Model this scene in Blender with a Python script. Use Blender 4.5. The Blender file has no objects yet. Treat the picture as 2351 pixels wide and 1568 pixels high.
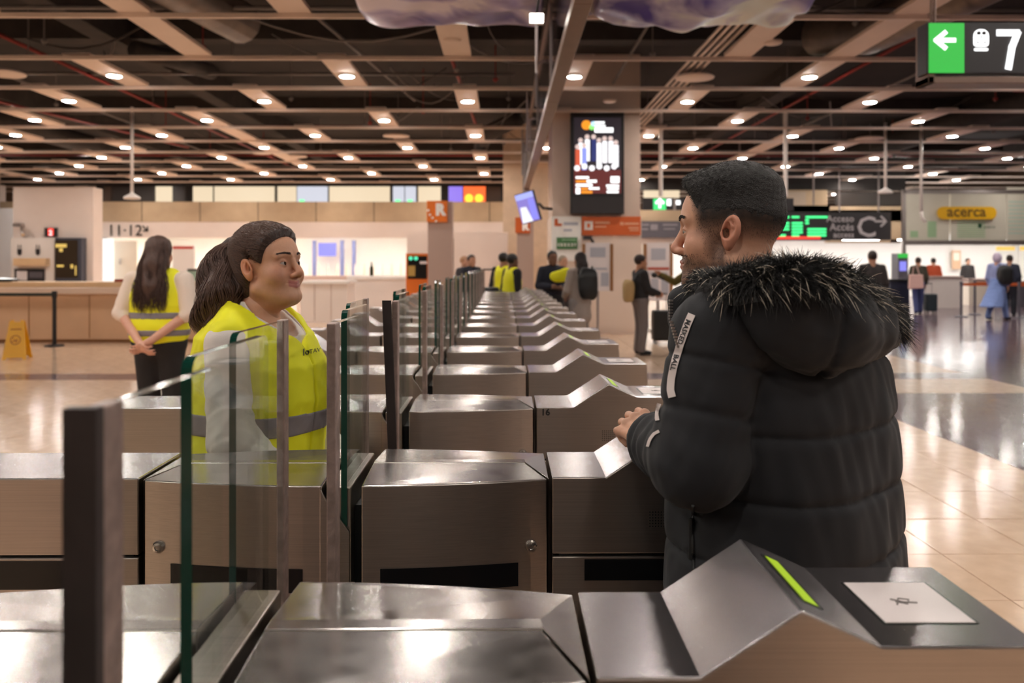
import bpy, math, random
import numpy as np
from mathutils import Vector, Matrix
random.seed(7)
rng = np.random.default_rng(7)
SC = bpy.context.scene
COL = SC.collection
# ------------------------------------------------------------------ camera
F = 1959.0            # focal length in pixels of the 2351 px wide frame
H = 1.50              # eye height of the camera
VX, HY = 1158.0, 603.0
YAW = math.atan((1175.5 - VX) / F)
CY, SY = math.cos(YAW), math.sin(YAW)
cam = bpy.data.cameras.new('camera'); camo = bpy.data.objects.new('camera', cam); COL.objects.link(camo)
cam.sensor_width = 36.0; cam.lens = F / 2351.0 * 36.0
cam.shift_y = -(784.0 - HY) / 2351.0
cam.clip_start = 0.05; cam.clip_end = 200
camo.location = (0, 0, H); camo.rotation_euler = (math.pi / 2, 0, -YAW)
cam.dof.use_dof = True; cam.dof.focus_distance = 1.85; cam.dof.aperture_fstop = 4.2
SC.camera = camo
# ------------------------------------------------------------------ world and exposure
w = bpy.data.worlds.new('world'); SC.world = w; w.use_nodes = True
w.node_tree.nodes['Background'].inputs[0].default_value = (1.0, 0.86, 0.74, 1)
w.node_tree.nodes['Background'].inputs[1].default_value = 0.55
SC.view_settings.view_transform = 'Standard'; SC.view_settings.look = 'None'
SC.view_settings.exposure = 0.25; SC.view_settings.gamma = 1.0; SC.view_settings.use_curve_mapping = False
SC.cycles.use_denoising = True
SC.cycles.use_adaptive_sampling = True; SC.cycles.adaptive_threshold = 0.2; SC.cycles.adaptive_min_samples = 20
SC.cycles.max_bounces = 6; SC.cycles.transparent_max_bounces = 32; SC.cycles.glossy_bounces = 3
SC.cycles.diffuse_bounces = 3
SC.cycles.sample_clamp_indirect = 6.0; SC.cycles.caustics_reflective = False; SC.cycles.caustics_refractive = False
LAMP_E = 215.0          # emission of one ceiling downlight lens
ROOM_E = 15.0           # emission of the light panels in the lit rooms behind

def W(px, py, Y):
    """world point on the plane at world depth Y that the photo shows at pixel (px, py)"""
    t = (px - 1175.5) / F
    X = Y * (SY + t * CY) / (CY - t * SY)
    zf = X * SY + Y * CY
    return Vector((X, Y, H - (py - HY) / F * zf))
def PX(p):
    xr = p[0] * CY - p[1] * SY; zf = p[0] * SY + p[1] * CY
    return 1175.5 + F * xr / zf, HY + F * (H - p[2]) / zf

# ------------------------------------------------------------------ materials
MATS = {}
def srgb(r, g, b):
    f = lambda c: (c / 255) / 12.92 if c / 255 <= 0.04045 else ((c / 255 + 0.055) / 1.055) ** 2.4
    return (f(r), f(g), f(b))
def mat(name, col=(0.5, 0.5, 0.5), rough=0.5, metal=0.0, emit=None, estr=0.0, noise=0.0, nscale=20.0, bump=0.0, bscale=60.0,
        stretch=(1, 1, 1), spec=0.5, vcol=False, sheen=0.0, sss=0.0, coat=0.0, rnoise=0.0):
    if name in MATS: return MATS[name]
    m = bpy.data.materials.new(name); m.use_nodes = True; MATS[name] = m
    nt = m.node_tree; b = nt.nodes['Principled BSDF']
    b.inputs['Base Color'].default_value = (*col, 1); b.inputs['Roughness'].default_value = rough
    b.inputs['Metallic'].default_value = metal; b.inputs['Specular IOR Level'].default_value = spec
    if sheen: b.inputs['Sheen Weight'].default_value = sheen
    if coat: b.inputs['Coat Weight'].default_value = coat
    if sss:
        b.inputs['Subsurface Weight'].default_value = sss; b.inputs['Subsurface Radius'].default_value = (0.012, 0.005, 0.003)
        b.inputs['Subsurface Scale'].default_value = 1.0
    if emit is not None:
        b.inputs['Emission Color'].default_value = (*emit, 1); b.inputs['Emission Strength'].default_value = estr
    L = nt.links.new
    src = None
    if vcol:
        a = nt.nodes.new('ShaderNodeAttribute'); a.attribute_name = 'Col'; src = a.outputs['Color']
        L(src, b.inputs['Base Color'])
    if noise or bump or rnoise:
        tc = nt.nodes.new('ShaderNodeTexCoord'); mp = nt.nodes.new('ShaderNodeMapping')
        mp.inputs['Scale'].default_value = stretch; L(tc.outputs['Object'], mp.inputs['Vector'])
    if noise:
        n = nt.nodes.new('ShaderNodeTexNoise'); n.inputs['Scale'].default_value = nscale; n.inputs['Detail'].default_value = 4
        L(mp.outputs[0], n.inputs['Vector'])
        r = nt.nodes.new('ShaderNodeMapRange'); r.inputs[1].default_value = 0.25; r.inputs[2].default_value = 0.75
        r.inputs[3].default_value = 1 - noise; r.inputs[4].default_value = 1 + noise
        L(n.outputs['Fac'], r.inputs[0])
        mx = nt.nodes.new('ShaderNodeVectorMath'); mx.operation = 'SCALE'
        if src is not None: L(src, mx.inputs[0])
        else: mx.inputs[0].default_value = col
        L(r.outputs[0], mx.inputs['Scale']); L(mx.outputs[0], b.inputs['Base Color'])
    if rnoise:
        n = nt.nodes.new('ShaderNodeTexNoise'); n.inputs['Scale'].default_value = nscale; n.inputs['Detail'].default_value = 5
        L(mp.outputs[0], n.inputs['Vector'])
        r = nt.nodes.new('ShaderNodeMapRange'); r.inputs[1].default_value = 0.3; r.inputs[2].default_value = 0.7
        r.inputs[3].default_value = max(rough - rnoise, 0.02); r.inputs[4].default_value = rough + rnoise
        L(n.outputs['Fac'], r.inputs[0]); L(r.outputs[0], b.inputs['Roughness'])
    if bump:
        n = nt.nodes.new('ShaderNodeTexNoise'); n.inputs['Scale'].default_value = bscale; n.inputs['Detail'].default_value = 3
        L(mp.outputs[0], n.inputs['Vector'])
        bp = nt.nodes.new('ShaderNodeBump'); bp.inputs['Strength'].default_value = bump; bp.inputs['Distance'].default_value = 0.01
        L(n.outputs['Fac'], bp.inputs['Height']); L(bp.outputs[0], b.inputs['Normal'])
    return m
def brushed(m, amount=0.7):
    """horizontal brushing: reflections smear across the brush lines"""
    nt = m.node_tree; b = nt.nodes['Principled BSDF']; b.inputs['Anisotropic'].default_value = amount
    v = nt.nodes.new('ShaderNodeCombineXYZ'); v.inputs[1].default_value = 0.7071; v.inputs[2].default_value = 0.7071
    nt.links.new(v.outputs[0], b.inputs['Tangent']); return m
def emis(name, col, s):
    return mat(name, (0.02, 0.02, 0.02), 0.5, emit=col, estr=s)
def glass_mat(name, tint=(0.93, 0.97, 0.95), ior=1.45, rough=0.02):
    m = bpy.data.materials.new(name); m.use_nodes = True; nt = m.node_tree; MATS[name] = m
    nt.nodes.remove(nt.nodes['Principled BSDF']); o = nt.nodes['Material Output']
    t = nt.nodes.new('ShaderNodeBsdfTransparent'); t.inputs[0].default_value = (*tint, 1)
    g = nt.nodes.new('ShaderNodeBsdfGlossy'); g.inputs['Roughness'].default_value = rough
    f = nt.nodes.new('ShaderNodeFresnel'); f.inputs[0].default_value = ior
    mx = nt.nodes.new('ShaderNodeMixShader')
    gm = nt.nodes.new('ShaderNodeNewGeometry'); inv = nt.nodes.new('ShaderNodeMath'); inv.operation = 'SUBTRACT'; inv.inputs[0].default_value = 1.0
    mul = nt.nodes.new('ShaderNodeMath'); mul.operation = 'MULTIPLY'
    nt.links.new(gm.outputs['Backfacing'], inv.inputs[1]); nt.links.new(inv.outputs[0], mul.inputs[0]); nt.links.new(f.outputs[0], mul.inputs[1])
    nt.links.new(mul.outputs[0], mx.inputs[0]); nt.links.new(t.outputs[0], mx.inputs[1]); nt.links.new(g.outputs[0], mx.inputs[2])
    nt.links.new(mx.outputs[0], o.inputs[0])
    return m

# ------------------------------------------------------------------ mesh builder
class MB:
    def __init__(self): self.v = []; self.f = []; self.m = []
    def add(self, v, f, mi=0):
        o = len(self.v); self.v += [tuple(p) for p in v]; self.f += [tuple(i + o for i in q) for q in f]; self.m += [mi] * len(f); return self
    def box(self, x0, x1, y0, y1, z0, z1, mi=0):
        v = [(x0, y0, z0), (x1, y0, z0), (x1, y1, z0), (x0, y1, z0), (x0, y0, z1), (x1, y0, z1), (x1, y1, z1), (x0, y1, z1)]
        return self.add(v, [(3, 2, 1, 0), (4, 5, 6, 7), (0, 1, 5, 4), (1, 2, 6, 5), (2, 3, 7, 6), (3, 0, 4, 7)], mi)
    def prism(self, poly, a0, a1, axis='y', mi=0):
        n = len(poly)
        def pt(p, a):
            return (p[0], a, p[1]) if axis == 'y' else ((a, p[0], p[1]) if axis == 'x' else (p[0], p[1], a))
        v = [pt(p, a0) for p in poly] + [pt(p, a1) for p in poly]
        f = [(i, (i + 1) % n, (i + 1) % n + n, i + n) for i in range(n)] + [tuple(range(n - 1, -1, -1)), tuple(range(n, 2 * n))]
        return self.add(v, f, mi)
    def tube(self, pts, r, n=8, mi=0, caps=True):
        pts = [Vector(p) for p in pts]; k = len(pts)
        rs = r if isinstance(r, (list, tuple, np.ndarray)) else [r] * k
        v = []; up = Vector((0.13, 0.27, 0.95))
        for i, p in enumerate(pts):
            d = (pts[min(i + 1, k - 1)] - pts[max(i - 1, 0)]).normalized()
            a = d.cross(up)
            if a.length < 1e-3: a = d.cross(Vector((1, 0, 0)))
            a.normalize(); b = d.cross(a); up = a.cross(d)
            for j in range(n):
                t = 2 * math.pi * j / n
                v.append(p + (a * math.cos(t) + b * math.sin(t)) * rs[i])
        f = [(i * n + j, i * n + (j + 1) % n, (i + 1) * n + (j + 1) % n, (i + 1) * n + j) for i in range(k - 1) for j in range(n)]
        if caps: f += [tuple(range(n - 1, -1, -1)), tuple((k - 1) * n + j for j in range(n))]
        return self.add(v, f, mi)
    def lathe(self, prof, c=(0, 0, 0), n=16, axis='z', mi=0):
        v = []; k = len(prof)
        for r, h in prof:
            for j in range(n):
                t = 2 * math.pi * j / n; a, b = r * math.cos(t), r * math.sin(t)
                q = (a, b, h) if axis == 'z' else ((a, h, b) if axis == 'y' else (h, a, b))
                v.append((q[0] + c[0], q[1] + c[1], q[2] + c[2]))
        f = [(i * n + j, i * n + (j + 1) % n, (i + 1) * n + (j + 1) % n, (i + 1) * n + j) for i in range(k - 1) for j in range(n)]
        f += [tuple(range(n - 1, -1, -1)), tuple((k - 1) * n + j for j in range(n))]
        return self.add(v, f, mi)
    def quad(self, a, b, c, d, mi=0): return self.add([a, b, c, d], [(0, 1, 2, 3)], mi)
    def mesh(self, name):
        me = bpy.data.meshes.new(name); me.from_pydata(self.v, [], self.f); return me
    def build(self, name, mats, parent=None, loc=None, smooth=False, bevel=0.0, rot=None, keep=False):
        me = self.mesh(name)
        for m in (mats if isinstance(mats, (list, tuple)) else [mats]): me.materials.append(m)
        if any(self.m): me.polygons.foreach_set('material_index', self.m)
        import bmesh
        bm = bmesh.new(); bm.from_mesh(me); bmesh.ops.recalc_face_normals(bm, faces=bm.faces); bm.to_mesh(me); bm.free()
        if smooth: me.polygons.foreach_set('use_smooth', [True] * len(me.polygons))
        return link(name, me, parent, loc, bevel, rot)
def link(name, data, parent=None, loc=None, bevel=0.0, rot=None):
    o = bpy.data.objects.new(name, data); COL.objects.link(o)
    if parent is not None: o.parent = parent
    if loc is not None: o.location = loc
    if rot is not None: o.rotation_euler = rot
    if bevel:
        b = o.modifiers.new('bevel', 'BEVEL'); b.width = bevel; b.segments = 2; b.limit_method = 'ANGLE'; b.angle_limit = math.radians(35)
    return o
def tag(o, label=None, cat=None, group=None, kind=None):
    if label: o['label'] = label
    if cat: o['category'] = cat
    if group: o['group'] = group
    if kind: o['kind'] = kind
    return o
def empty(name, loc=(0, 0, 0), label=None, cat=None, group=None):
    o = bpy.data.objects.new(name, None); COL.objects.link(o); o.location = loc; o.empty_display_size = 0.1
    return tag(o, label, cat, group)
def copy_tree(o, parent=None):
    c = o.copy(); COL.objects.link(c); c.parent = parent
    for ch in list(o.children): copy_tree(ch, c)
    return c
def text_geo(s, size=1.0, align='LEFT', bold=0.0):
    cu = bpy.data.curves.new('txt', 'FONT'); cu.body = s; cu.size = size; cu.align_x = align; cu.offset = bold
    cu.resolution_u = 2
    o = bpy.data.objects.new('txt', cu); COL.objects.link(o)
    dg = bpy.context.evaluated_depsgraph_get(); me = bpy.data.meshes.new_from_object(o.evaluated_get(dg))
    v = np.array([x.co[:] for x in me.vertices]).reshape(-1, 3); f = [tuple(p.vertices) for p in me.polygons]
    bpy.data.objects.remove(o); bpy.data.curves.remove(cu); bpy.data.meshes.remove(me)
    return v, f
def text_on(name, s, material, parent, origin, size, ux=(1, 0, 0), uz=(0, 0, 1), align='LEFT', bold=0.0, thick=0.004):
    """flat lettering standing in the plane spanned by ux, uz, a little proud of it"""
    v, f = text_geo(s, size, align, bold)
    ux, uz, o = Vector(ux), Vector(uz), Vector(origin)
    mb = MB(); mb.add([o + ux * p[0] + uz * p[1] for p in v], f)
    return mb.build(name, material, parent)
# ================================================================== THE SETTING
M_tile = mat('beige_terrazzo', srgb(224, 190, 162), 0.16, noise=0.07, nscale=9, rnoise=0.05, spec=0.6)
M_tile2 = mat('purple_stone', srgb(112, 92, 100), 0.14, noise=0.28, nscale=3.0, rnoise=0.04, spec=0.6, stretch=(1, 3, 1))
M_grout = mat('grout', srgb(120, 98, 82), 0.7)
TW, TD = 0.5, 0.6
fl = MB().box(-24, 24, -8, 46, -0.12, -0.005).build('floor', M_grout); tag(fl, kind='structure')
def tile_purple(x, y):
    if 10.97 < y < 11.57 and x < 6.25: return True
    if x > 6.25 and y > 9.77: return True
    if x > 3.75 and y < 9.77: return True
    return False
cells = []
for i in range(-47, 47):
    for j in range(-12, 76):
        x, y = 0.25 + TW * (i + 0.5), 0.17 + TD * (j + 0.5)
        if abs(x) > 23.5: continue
        vis = 0.0
        if 2.9 < y < 14:
            p = PX((x, y, 0))
            if -20 < p[0] < 2371 and p[1] < 1600:
                # behind the gate row, the counter or the two people in front nothing of the tile shows
                if not (-1.6 < x < 0.75) and not (1500 < p[0] < 2080 and p[1] > 700) and not (450 < p[0] < 1500 and p[1] > 740 and x < 0): vis = 1.0 / (y * y)
        cells.append((vis, x, y, tile_purple(x, y)))
cells.sort(key=lambda c: -c[0])
g = 0.0025
tm = {}
for pur in (False, True):
    mb = MB().box(-TW / 2 + g, TW / 2 - g, -TD / 2 + g, TD / 2 - g, -0.004, 0)
    me = mb.mesh('tile'); me.materials.append(M_tile2 if pur else M_tile); tm[pur] = me
rest = MB()
for k, (vis, x, y, pur) in enumerate(cells):
    if k < 300 and vis > 0:
        link('tile', tm[pur], fl, (x, y, 0))
    else:
        rest.box(x - TW / 2 + g, x + TW / 2 - g, y - TD / 2 + g, y + TD / 2 - g, -0.004, 0, 1 if pur else 0)
tag(rest.build('tile_field', [M_tile, M_tile2], fl), kind='stuff')

# ---- ceiling: a dark void with a grid of slats, staggered panels, ducts and pipes
HC = 4.65
M_slab = mat('dark_concrete_soffit', srgb(44, 39, 37), 0.9, noise=0.3, nscale=1.2)
M_bar = mat('slat_beige', srgb(240, 222, 210), 0.55)
M_panel = mat('panel_beige', srgb(240, 220, 206), 0.6, noise=0.04, nscale=2)
M_duct = mat('duct_foil', srgb(120, 104, 92), 0.45, 0.5, noise=0.25, nscale=5)
M_red = mat('red_pipe', srgb(140, 40, 34), 0.5)
M_steelrod = mat('grey_rod', srgb(150, 140, 138), 0.45, 0.3)
M_cable = mat('grey_cable', srgb(120, 112, 108), 0.6)
M_black = mat('black_plastic', (0.012, 0.012, 0.013), 0.45)
M_darkbeam = mat('dark_beam', srgb(54, 47, 43), 0.85, noise=0.3, nscale=3)
ceil = MB().box(-24, 24, -8, 46, 5.9, 6.1).build('ceiling', M_slab); tag(ceil, kind='structure')
BAR0, BP = 10.92, 2.25
bar_me = MB().box(-23, 23, -0.03, 0.03, -0.03, 0.03).mesh('slat'); bar_me.materials.append(M_bar)
for b in range(-1, 16): link('slat', bar_me, ceil, (0, BAR0 + BP * b, HC))
pan_me = MB().box(-0.21, 0.21, -BP / 2 + 0.03, BP / 2 - 0.03, 0, 0.05).mesh('panel'); pan_me.materials.append(M_panel)
rows = [-17.7, -15.7, -13.9, -12.1, -10.4, -8.5, -6.6, -4.7, -2.67, -0.72, 1.19, 3.6, 5.2, 7.2, 9.25, 11.2, 13.3, 15.25, 17.3]
odd0 = rows.index(-2.67)
lights_at = []
R2 = random.Random(11)
# extra panels the photo shows joining two lit ones in a row
for r, x in enumerate(rows):
    for b in range(-7, 14):
        lit_bay = ((b + (r - odd0)) % 2 == 1)
        yc = BAR0 + BP * (b + 0.5)
        extra = (x in (-6.6,) and b in (4,)) or (x == 5.2 and b in (-1, 0)) or (x == -4.7 and b in (-1,)) or (R2.random() < 0.12 and b > 4)
        if b >= -1 and (lit_bay or extra):
            link('panel', pan_me, ceil, (x, yc, HC + 0.03))
        if lit_bay and not (b <= 0 and b >= -1): lights_at.append((x, yc + 0.2, b))
# beams of the structure above the slats, ducts and pipes
for x in (-18, -12, -6.9, 6.4, 12.5, 18): MB().box(x - 0.2, x + 0.2, 8, 40, 5.35, 5.9).build('beam', M_darkbeam, ceil)
for y in (15.5, 23, 30.5): MB().box(-23, 23, y - 0.2, y + 0.2, 5.5, 5.9).build('beam', M_darkbeam, ceil)
def duct(pts, r, m=M_duct, name='duct', n=14): return MB().tube(pts, r, n).build(name, m, ceil, smooth=True)
duct([(-4.75, 8.6, 5.05), (-4.4, 10.5, 5.1), (-4.0, 13.0, 5.15)], 0.32)
duct([(-6.1, 14.2, 5.02), (-6.0, 15.6, 5.2), (-6.0, 17.5, 5.4)], 0.16, M_darkbeam)
duct([(6.3, 8.7, 5.1), (6.0, 11.5, 5.1), (5.7, 13.3, 5.1), (5.2, 14.2, 5.3)], 0.34)
duct([(0.35, 22.5, 5.3), (-0.5, 23.6, 5.05), (-0.7, 25.5, 4.95)], 0.22, M_darkbeam)
duct([(12, 14, 5.2), (12, 30, 5.2)], 0.3, M_darkbeam)
duct([(-13, 14, 5.2), (-13, 32, 5.2)], 0.3, M_darkbeam)
for pts in ([(-23, 22.0, 5.0), (-2, 22.0, 5.0), (23, 22.2, 5.0)], [(-8.2, 11, 5.2), (-8.2, 34, 5.2)], [(-12.2, 12, 5.0), (-9.6, 26, 5.0)],
            [(-1.1, 11.5, 5.3), (-0.75, 25, 5.3)], [(-23, 27.5, 4.95), (23, 27.5, 4.95)], [(4.6, 16.8, 4.95), (12, 16.8, 4.95)], [(6.9, 12, 5.3), (6.9, 33, 5.3)],
            [(10.2, 17, 4.95), (23, 17.6, 4.95)]):
    MB().tube(pts, 0.035, 8).build('red_pipe', M_red, ceil, smooth=True)
for pts in ([(-23, 12.1, 5.1), (23, 12.1, 5.1)], [(-23, 17.0, 5.25), (0.2, 17.0, 5.25)], [(-10, 8.5, 5.3), (-10.3, 33, 5.3)], [(-3.4, 9, 5.3), (-2.1, 20, 5.3)],
            [(2.3, 11, 5.3), (2.3, 33, 5.3)], [(8.3, 9, 5.3), (8.3, 33, 5.3)], [(-23, 25, 5.1), (23, 25, 5.1)], [(-23, 31, 5.0), (23, 31, 5.0)]):
    MB().tube(pts, 0.03, 6).build('conduit', M_cable, ceil, smooth=True)
# the bundle of four slim rails on the right
for k in range(4): MB().box(3.02 + 0.11 * k, 3.06 + 0.11 * k, 8.5, 21, 4.80, 4.83).build('slim_rail', M_bar, ceil)
# loose cables that sag between the slats
for k in range(46):
    x, y = R2.uniform(-11, 13), R2.uniform(10.5, 27); L_ = R2.uniform(1.2, 3.6); a = R2.uniform(0, 2 * math.pi); s = R2.uniform(0.1, 0.4)
    p0 = Vector((x, y, R2.uniform(5.0, 5.5))); p1 = p0 + Vector((math.cos(a) * L_, math.sin(a) * L_, R2.uniform(-0.2, 0.3)))
    pts = [p0.lerp(p1, t / 7) - Vector((0, 0, s * math.sin(math.pi * t / 7))) for t in range(8)]
    MB().tube(pts, R2.choice((0.008, 0.012, 0.018)), 5, caps=False).build('cable', M_cable if k % 3 else M_darkbeam, ceil, smooth=True)
# hanger rods with small sprinkler heads
for k in range(60):
    x, y = R2.uniform(-13, 14), R2.uniform(11, 28)
    mb = MB().tube([(x, y, 5.9), (x, y, 4.95)], 0.012, 6); mb.lathe([(0.012, 4.97), (0.05, 4.95), (0.05, 4.92), (0.015, 4.88)], (x, y, 0), 8)
    mb.build('hanger_rod', M_red if k % 5 == 0 else M_cable, ceil, smooth=False)
# round unlit vents / speakers between the slats
for (px, py, r) in ((10, 172, 0.33), (1595, 178, 0.33), (910, 313, 0.33), (680, 360, 0.33), (1995, 318, 0.36), (600, 352, .3)):
    Y = (HC + 0.05 - H) * F / (HY - py); p = W(px, py, Y)
    MB().lathe([(r, -0.02), (r * 1.02, 0.0), (r * 0.9, 0.03), (r * 0.55, 0.03), (r * 0.5, -0.01), (r * 0.2, -0.01), (0.02, 0.0)][::-1], (p.x, p.y, HC + 0.06), 24).build('ceiling_vent', M_panel, ceil, smooth=True)
for (px, py) in ((1038, 93), (1774, 97), (1400, 232)):
    Y = (HC + 0.02 - H) * F / (HY - py); p = W(px, py, Y)
    MB().lathe([(0.13, 0.03), (0.13, -0.005), (0.11, -0.02), (0.02, -0.022)], (p.x, p.y, HC + 0.02), 20).build('speaker_cover', M_panel, ceil, smooth=True)

# ---- downlights
M_lens = mat('downlight_lens', (0.9, 0.9, 0.9), 0.4, emit=(1.0, 0.93, 0.85), estr=LAMP_E)
M_ring = mat('downlight_ring', srgb(235, 225, 215), 0.4)
ring_me = MB().lathe([(0.115, 0.0), (0.15, 0.0), (0.15, -0.02), (0.115, -0.028)], n=24).mesh('trim_ring'); ring_me.materials.append(M_ring)
lens_me = MB().lathe([(0.117, -0.0285), (0.105, -0.034), (0.06, -0.037)], n=16).mesh('lens'); lens_me.materials.append(M_lens)
for (x, y, b) in lights_at:
    if abs(x) > 16 and b < 1: continue
    e = empty('ceiling_light', (x, y, HC + 0.03), 'round white downlight glowing in a beige ceiling panel', 'light', 'round downlights in the ceiling panels')
    link('trim_ring', ring_me, e); link('lens', lens_me, e)

# ---- walls
M_wallw = mat('white_wall', srgb(226, 208, 198), 0.7, noise=0.03, nscale=1.5)
M_conc = mat('concrete_band', srgb(190, 164, 134), 0.8, noise=0.12, nscale=1.5, bump=0.1, bscale=8)
M_dkframe = mat('dark_frame', srgb(40, 34, 32), 0.5)
M_room = mat('room_white', srgb(244, 241, 234), 0.7)
M_roomlight = emis('room_light_panel', (1.0, 0.98, 0.94), ROOM_E)
ZB = 34.0
M_wallside = mat('hall_wall_brown', srgb(120, 98, 82), 0.8, noise=0.1, nscale=0.6)
for nm, b in (('wall_behind', (-24, 24, -8.3, -8, 0, 5.9)), ('wall_side_left', (-24.3, -24, -8, 46, 0, 5.9)), ('wall_side_right', (24, 24.3, -8, 46, 0, 5.9)), ('wall_end', (-24, 24, 46, 46.3, 0, 5.9))):
    tag(MB().box(*b).build(nm, M_wallside), kind='structure')
def rect_on(px0, py0, px1, py1, Y): a = W(px0, py1, Y); b = W(px1, py0, Y); return a.x, b.x, a.z, b.z
# back wall: concrete band, white fascia and the opening below it
wb = MB()
wb.box(-20, 1.1, ZB, ZB + 0.4, 3.12, 3.92, 1); wb.box(-20, 1.1, ZB + 0.02, ZB + 0.4, 2.50, 3.12, 0); wb.box(-20, 1.1, ZB + 0.05, ZB + 0.4, 4.60, 5.9, 2)
wb.box(-22, -20, ZB, ZB + 0.4, 0, 5.9, 0)
wall_back = wb.build('wall_back', [M_wallw, M_conc, M_slab]); tag(wall_back, kind='structure')
# joints of the concrete band and the fascia
for x in np.arange(-19, 1, 2.3): MB().box(x, x + 0.025, ZB - 0.006, ZB + 0.01, 3.12, 3.92).build('joint', M_slab, wall_back)
tg = text_on('lettering', '11·12', M_dkframe, wall_back, W(246, 541, ZB - 0.03), 0.62, bold=0.004)
ar = W(333, 524, ZB - 0.03)
mb = MB(); 
def bar2(mb, a, b, wdt, y):
    a, b = Vector((a[0], 0, a[1])), Vector((b[0], 0, b[1])); d = (b - a).normalized(); n = Vector((-d.z, 0, d.x)) * wdt / 2
    mb.prism([(q.x, q.z) for q in (a + n, a - n, b - n, b + n)], y - 0.01, y, 'y')
bar2(mb, (ar.x - .1, ar.z + .1), (ar.x + .1, ar.z - .1), .05, ZB - .03); bar2(mb, (ar.x + .1, ar.z + .08), (ar.x + .1, ar.z - .12), .05, ZB - .03); bar2(mb, (ar.x - .08, ar.z - .1), (ar.x + .12, ar.z - .1), .05, ZB - .03)
mb.build('arrow_mark', M_dkframe, wall_back)
# strip of upper windows above the concrete band: lit offices, posters
cols = {'warm': emis('office_warm', (1.0, 0.80, 0.55), 0.75), 'dark': mat('window_dark', srgb(46, 38, 34), 0.4), 'cool': emis('office_cool', (0.82, 0.84, 0.95), 0.7),
        'violet': emis('office_violet', (0.30, 0.20, 0.85), 0.9), 'red': emis('office_red', (1.0, 0.14, 0.03), 1.1), 'brown': mat('window_brown', srgb(70, 52, 40), 0.5)}
wins = [(238, 256, 'brown'), (258, 355, 'dark'), (357, 395, 'warm'), (397, 425, 'dark'), (443, 488, 'warm'), (492, 630, 'warm'), (637, 680, 'warm'), (682, 752, 'cool'), (756, 895, 'warm'), (902, 928, 'cool'), (930, 955, 'cool'),
        (960, 1012, 'warm'), (1030, 1062, 'violet'), (1064, 1115, 'red'), (1117, 1150, 'brown')]
nw = 0
for (x0, x1, c) in wins:
    a0, a1, z0, z1 = rect_on(x0, 428, x1, 465, ZB + 0.1)
    nw += 1
    f_ = MB().box(a0 - 0.05, a1 + 0.05, ZB + 0.14, ZB + 0.2, z0 - 0.02, z1 + 0.02).build('window_%d' % nw, M_dkframe); tag(f_, kind='structure')
    MB().box(a0, a1, ZB + 0.1, ZB + 0.15, z0, z1).build('pane', cols[c], f_)
    if c == 'red':
        for u in (0.25, 0.7): MB().lathe([(0.001, -0.02), (0.17, -0.02), (0.17, 0.0), (0.001, 0.0)], (a0 + (a1 - a0) * u, ZB + 0.09, z0 + 0.17), 12, 'y').build('poster_spot', emis('poster_yellow', (1, .75, .05), 1.2), f_)
    if c == 'cool':
        MB().box(a0 + 0.1, a0 + 0.3, ZB + 0.08, ZB + 0.1, z0, z0 + 0.12).build('green_lamp', emis('lamp_green', (.2, 1, .4), 1.2), f_)
MB().box(-16.3, 1.1, ZB + 0.22, ZB + 0.35, 3.9, 4.65).build('backing', M_slab, wall_back)
# lit hall behind the opening
def room(name, x0, x1, y0, y1, z1, cols_=None, kind='structure'):
    mb = MB(); mb.box(x0, x1, y1, y1 + 0.1, 0, z1); mb.box(x0 - 0.1, x0, y0, y1, 0, z1); mb.box(x1, x1 + 0.1, y0, y1, 0, z1); mb.box(x0, x1, y0, y1, z1, z1 + 0.1)
    o = mb.build(name, M_room); tag(o, kind='structure'); return o
rl = room('wall_back_left_room', -15.9, -3.9, ZB + 0.5, ZB + 5.5, 2.75)
for x in np.arange(-14.8, -4.2, 1.6):
    for y in (ZB + 1.2, ZB + 3.2): MB().box(x, x + 1.0, y, y + 0.5, 2.70, 2.74).build('light_panel', M_roomlight, rl)
# ================================================================== TICKET GATES
M_steel = brushed(mat('brushed_steel', (0.53, 0.465, 0.42), 0.31, 1.0, noise=0.10, nscale=6, stretch=(0.6, 20, 90)), 0.6)
M_steel_top = brushed(mat('brushed_steel_top', (0.54, 0.50, 0.48), 0.22, 1.0, noise=0.10, nscale=22, stretch=(1, 1.6, 1), rnoise=0.03), 0.55)
M_steel_rd = brushed(mat('satin_steel_reader', (0.54, 0.50, 0.51), 0.24, 1.0, noise=0.05, nscale=12), 0.55)
M_trim = mat('worn_aluminium', srgb(172, 150, 142), 0.45, 0.5, noise=0.3, nscale=40, bump=0.2, bscale=60)
M_rubber = mat('dark_rubber', srgb(52, 42, 40), 0.55, noise=0.25, nscale=10)
M_chrome = mat('chrome', (0.7, 0.68, 0.66), 0.12, 1.0)
M_blackglass = mat('black_acrylic', (0.006, 0.006, 0.007), 0.18)
M_pad = mat('reader_pad', srgb(226, 214, 212), 0.3)
M_slit = emis('slit_display', (0.42, 0.62, 0.0), 0.75)
M_slitframe = mat('slit_frame', (0.01, 0.012, 0.01), 0.3)
M_glass = glass_mat('gate_glass', (0.965, 0.99, 0.98), 1.40)
M_gedge = mat('glass_edge_green', srgb(14, 66, 54), 0.12, spec=0.8)
XC, PITCH, ZC0 = -0.345, 0.90, 1.089
ZT = 1.031
def mx(x): return 2 * XC - x
def side_steel(o):
    for p in o.data.polygons:
        if abs(p.normal.z) < 0.4: p.material_index = 1
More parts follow.
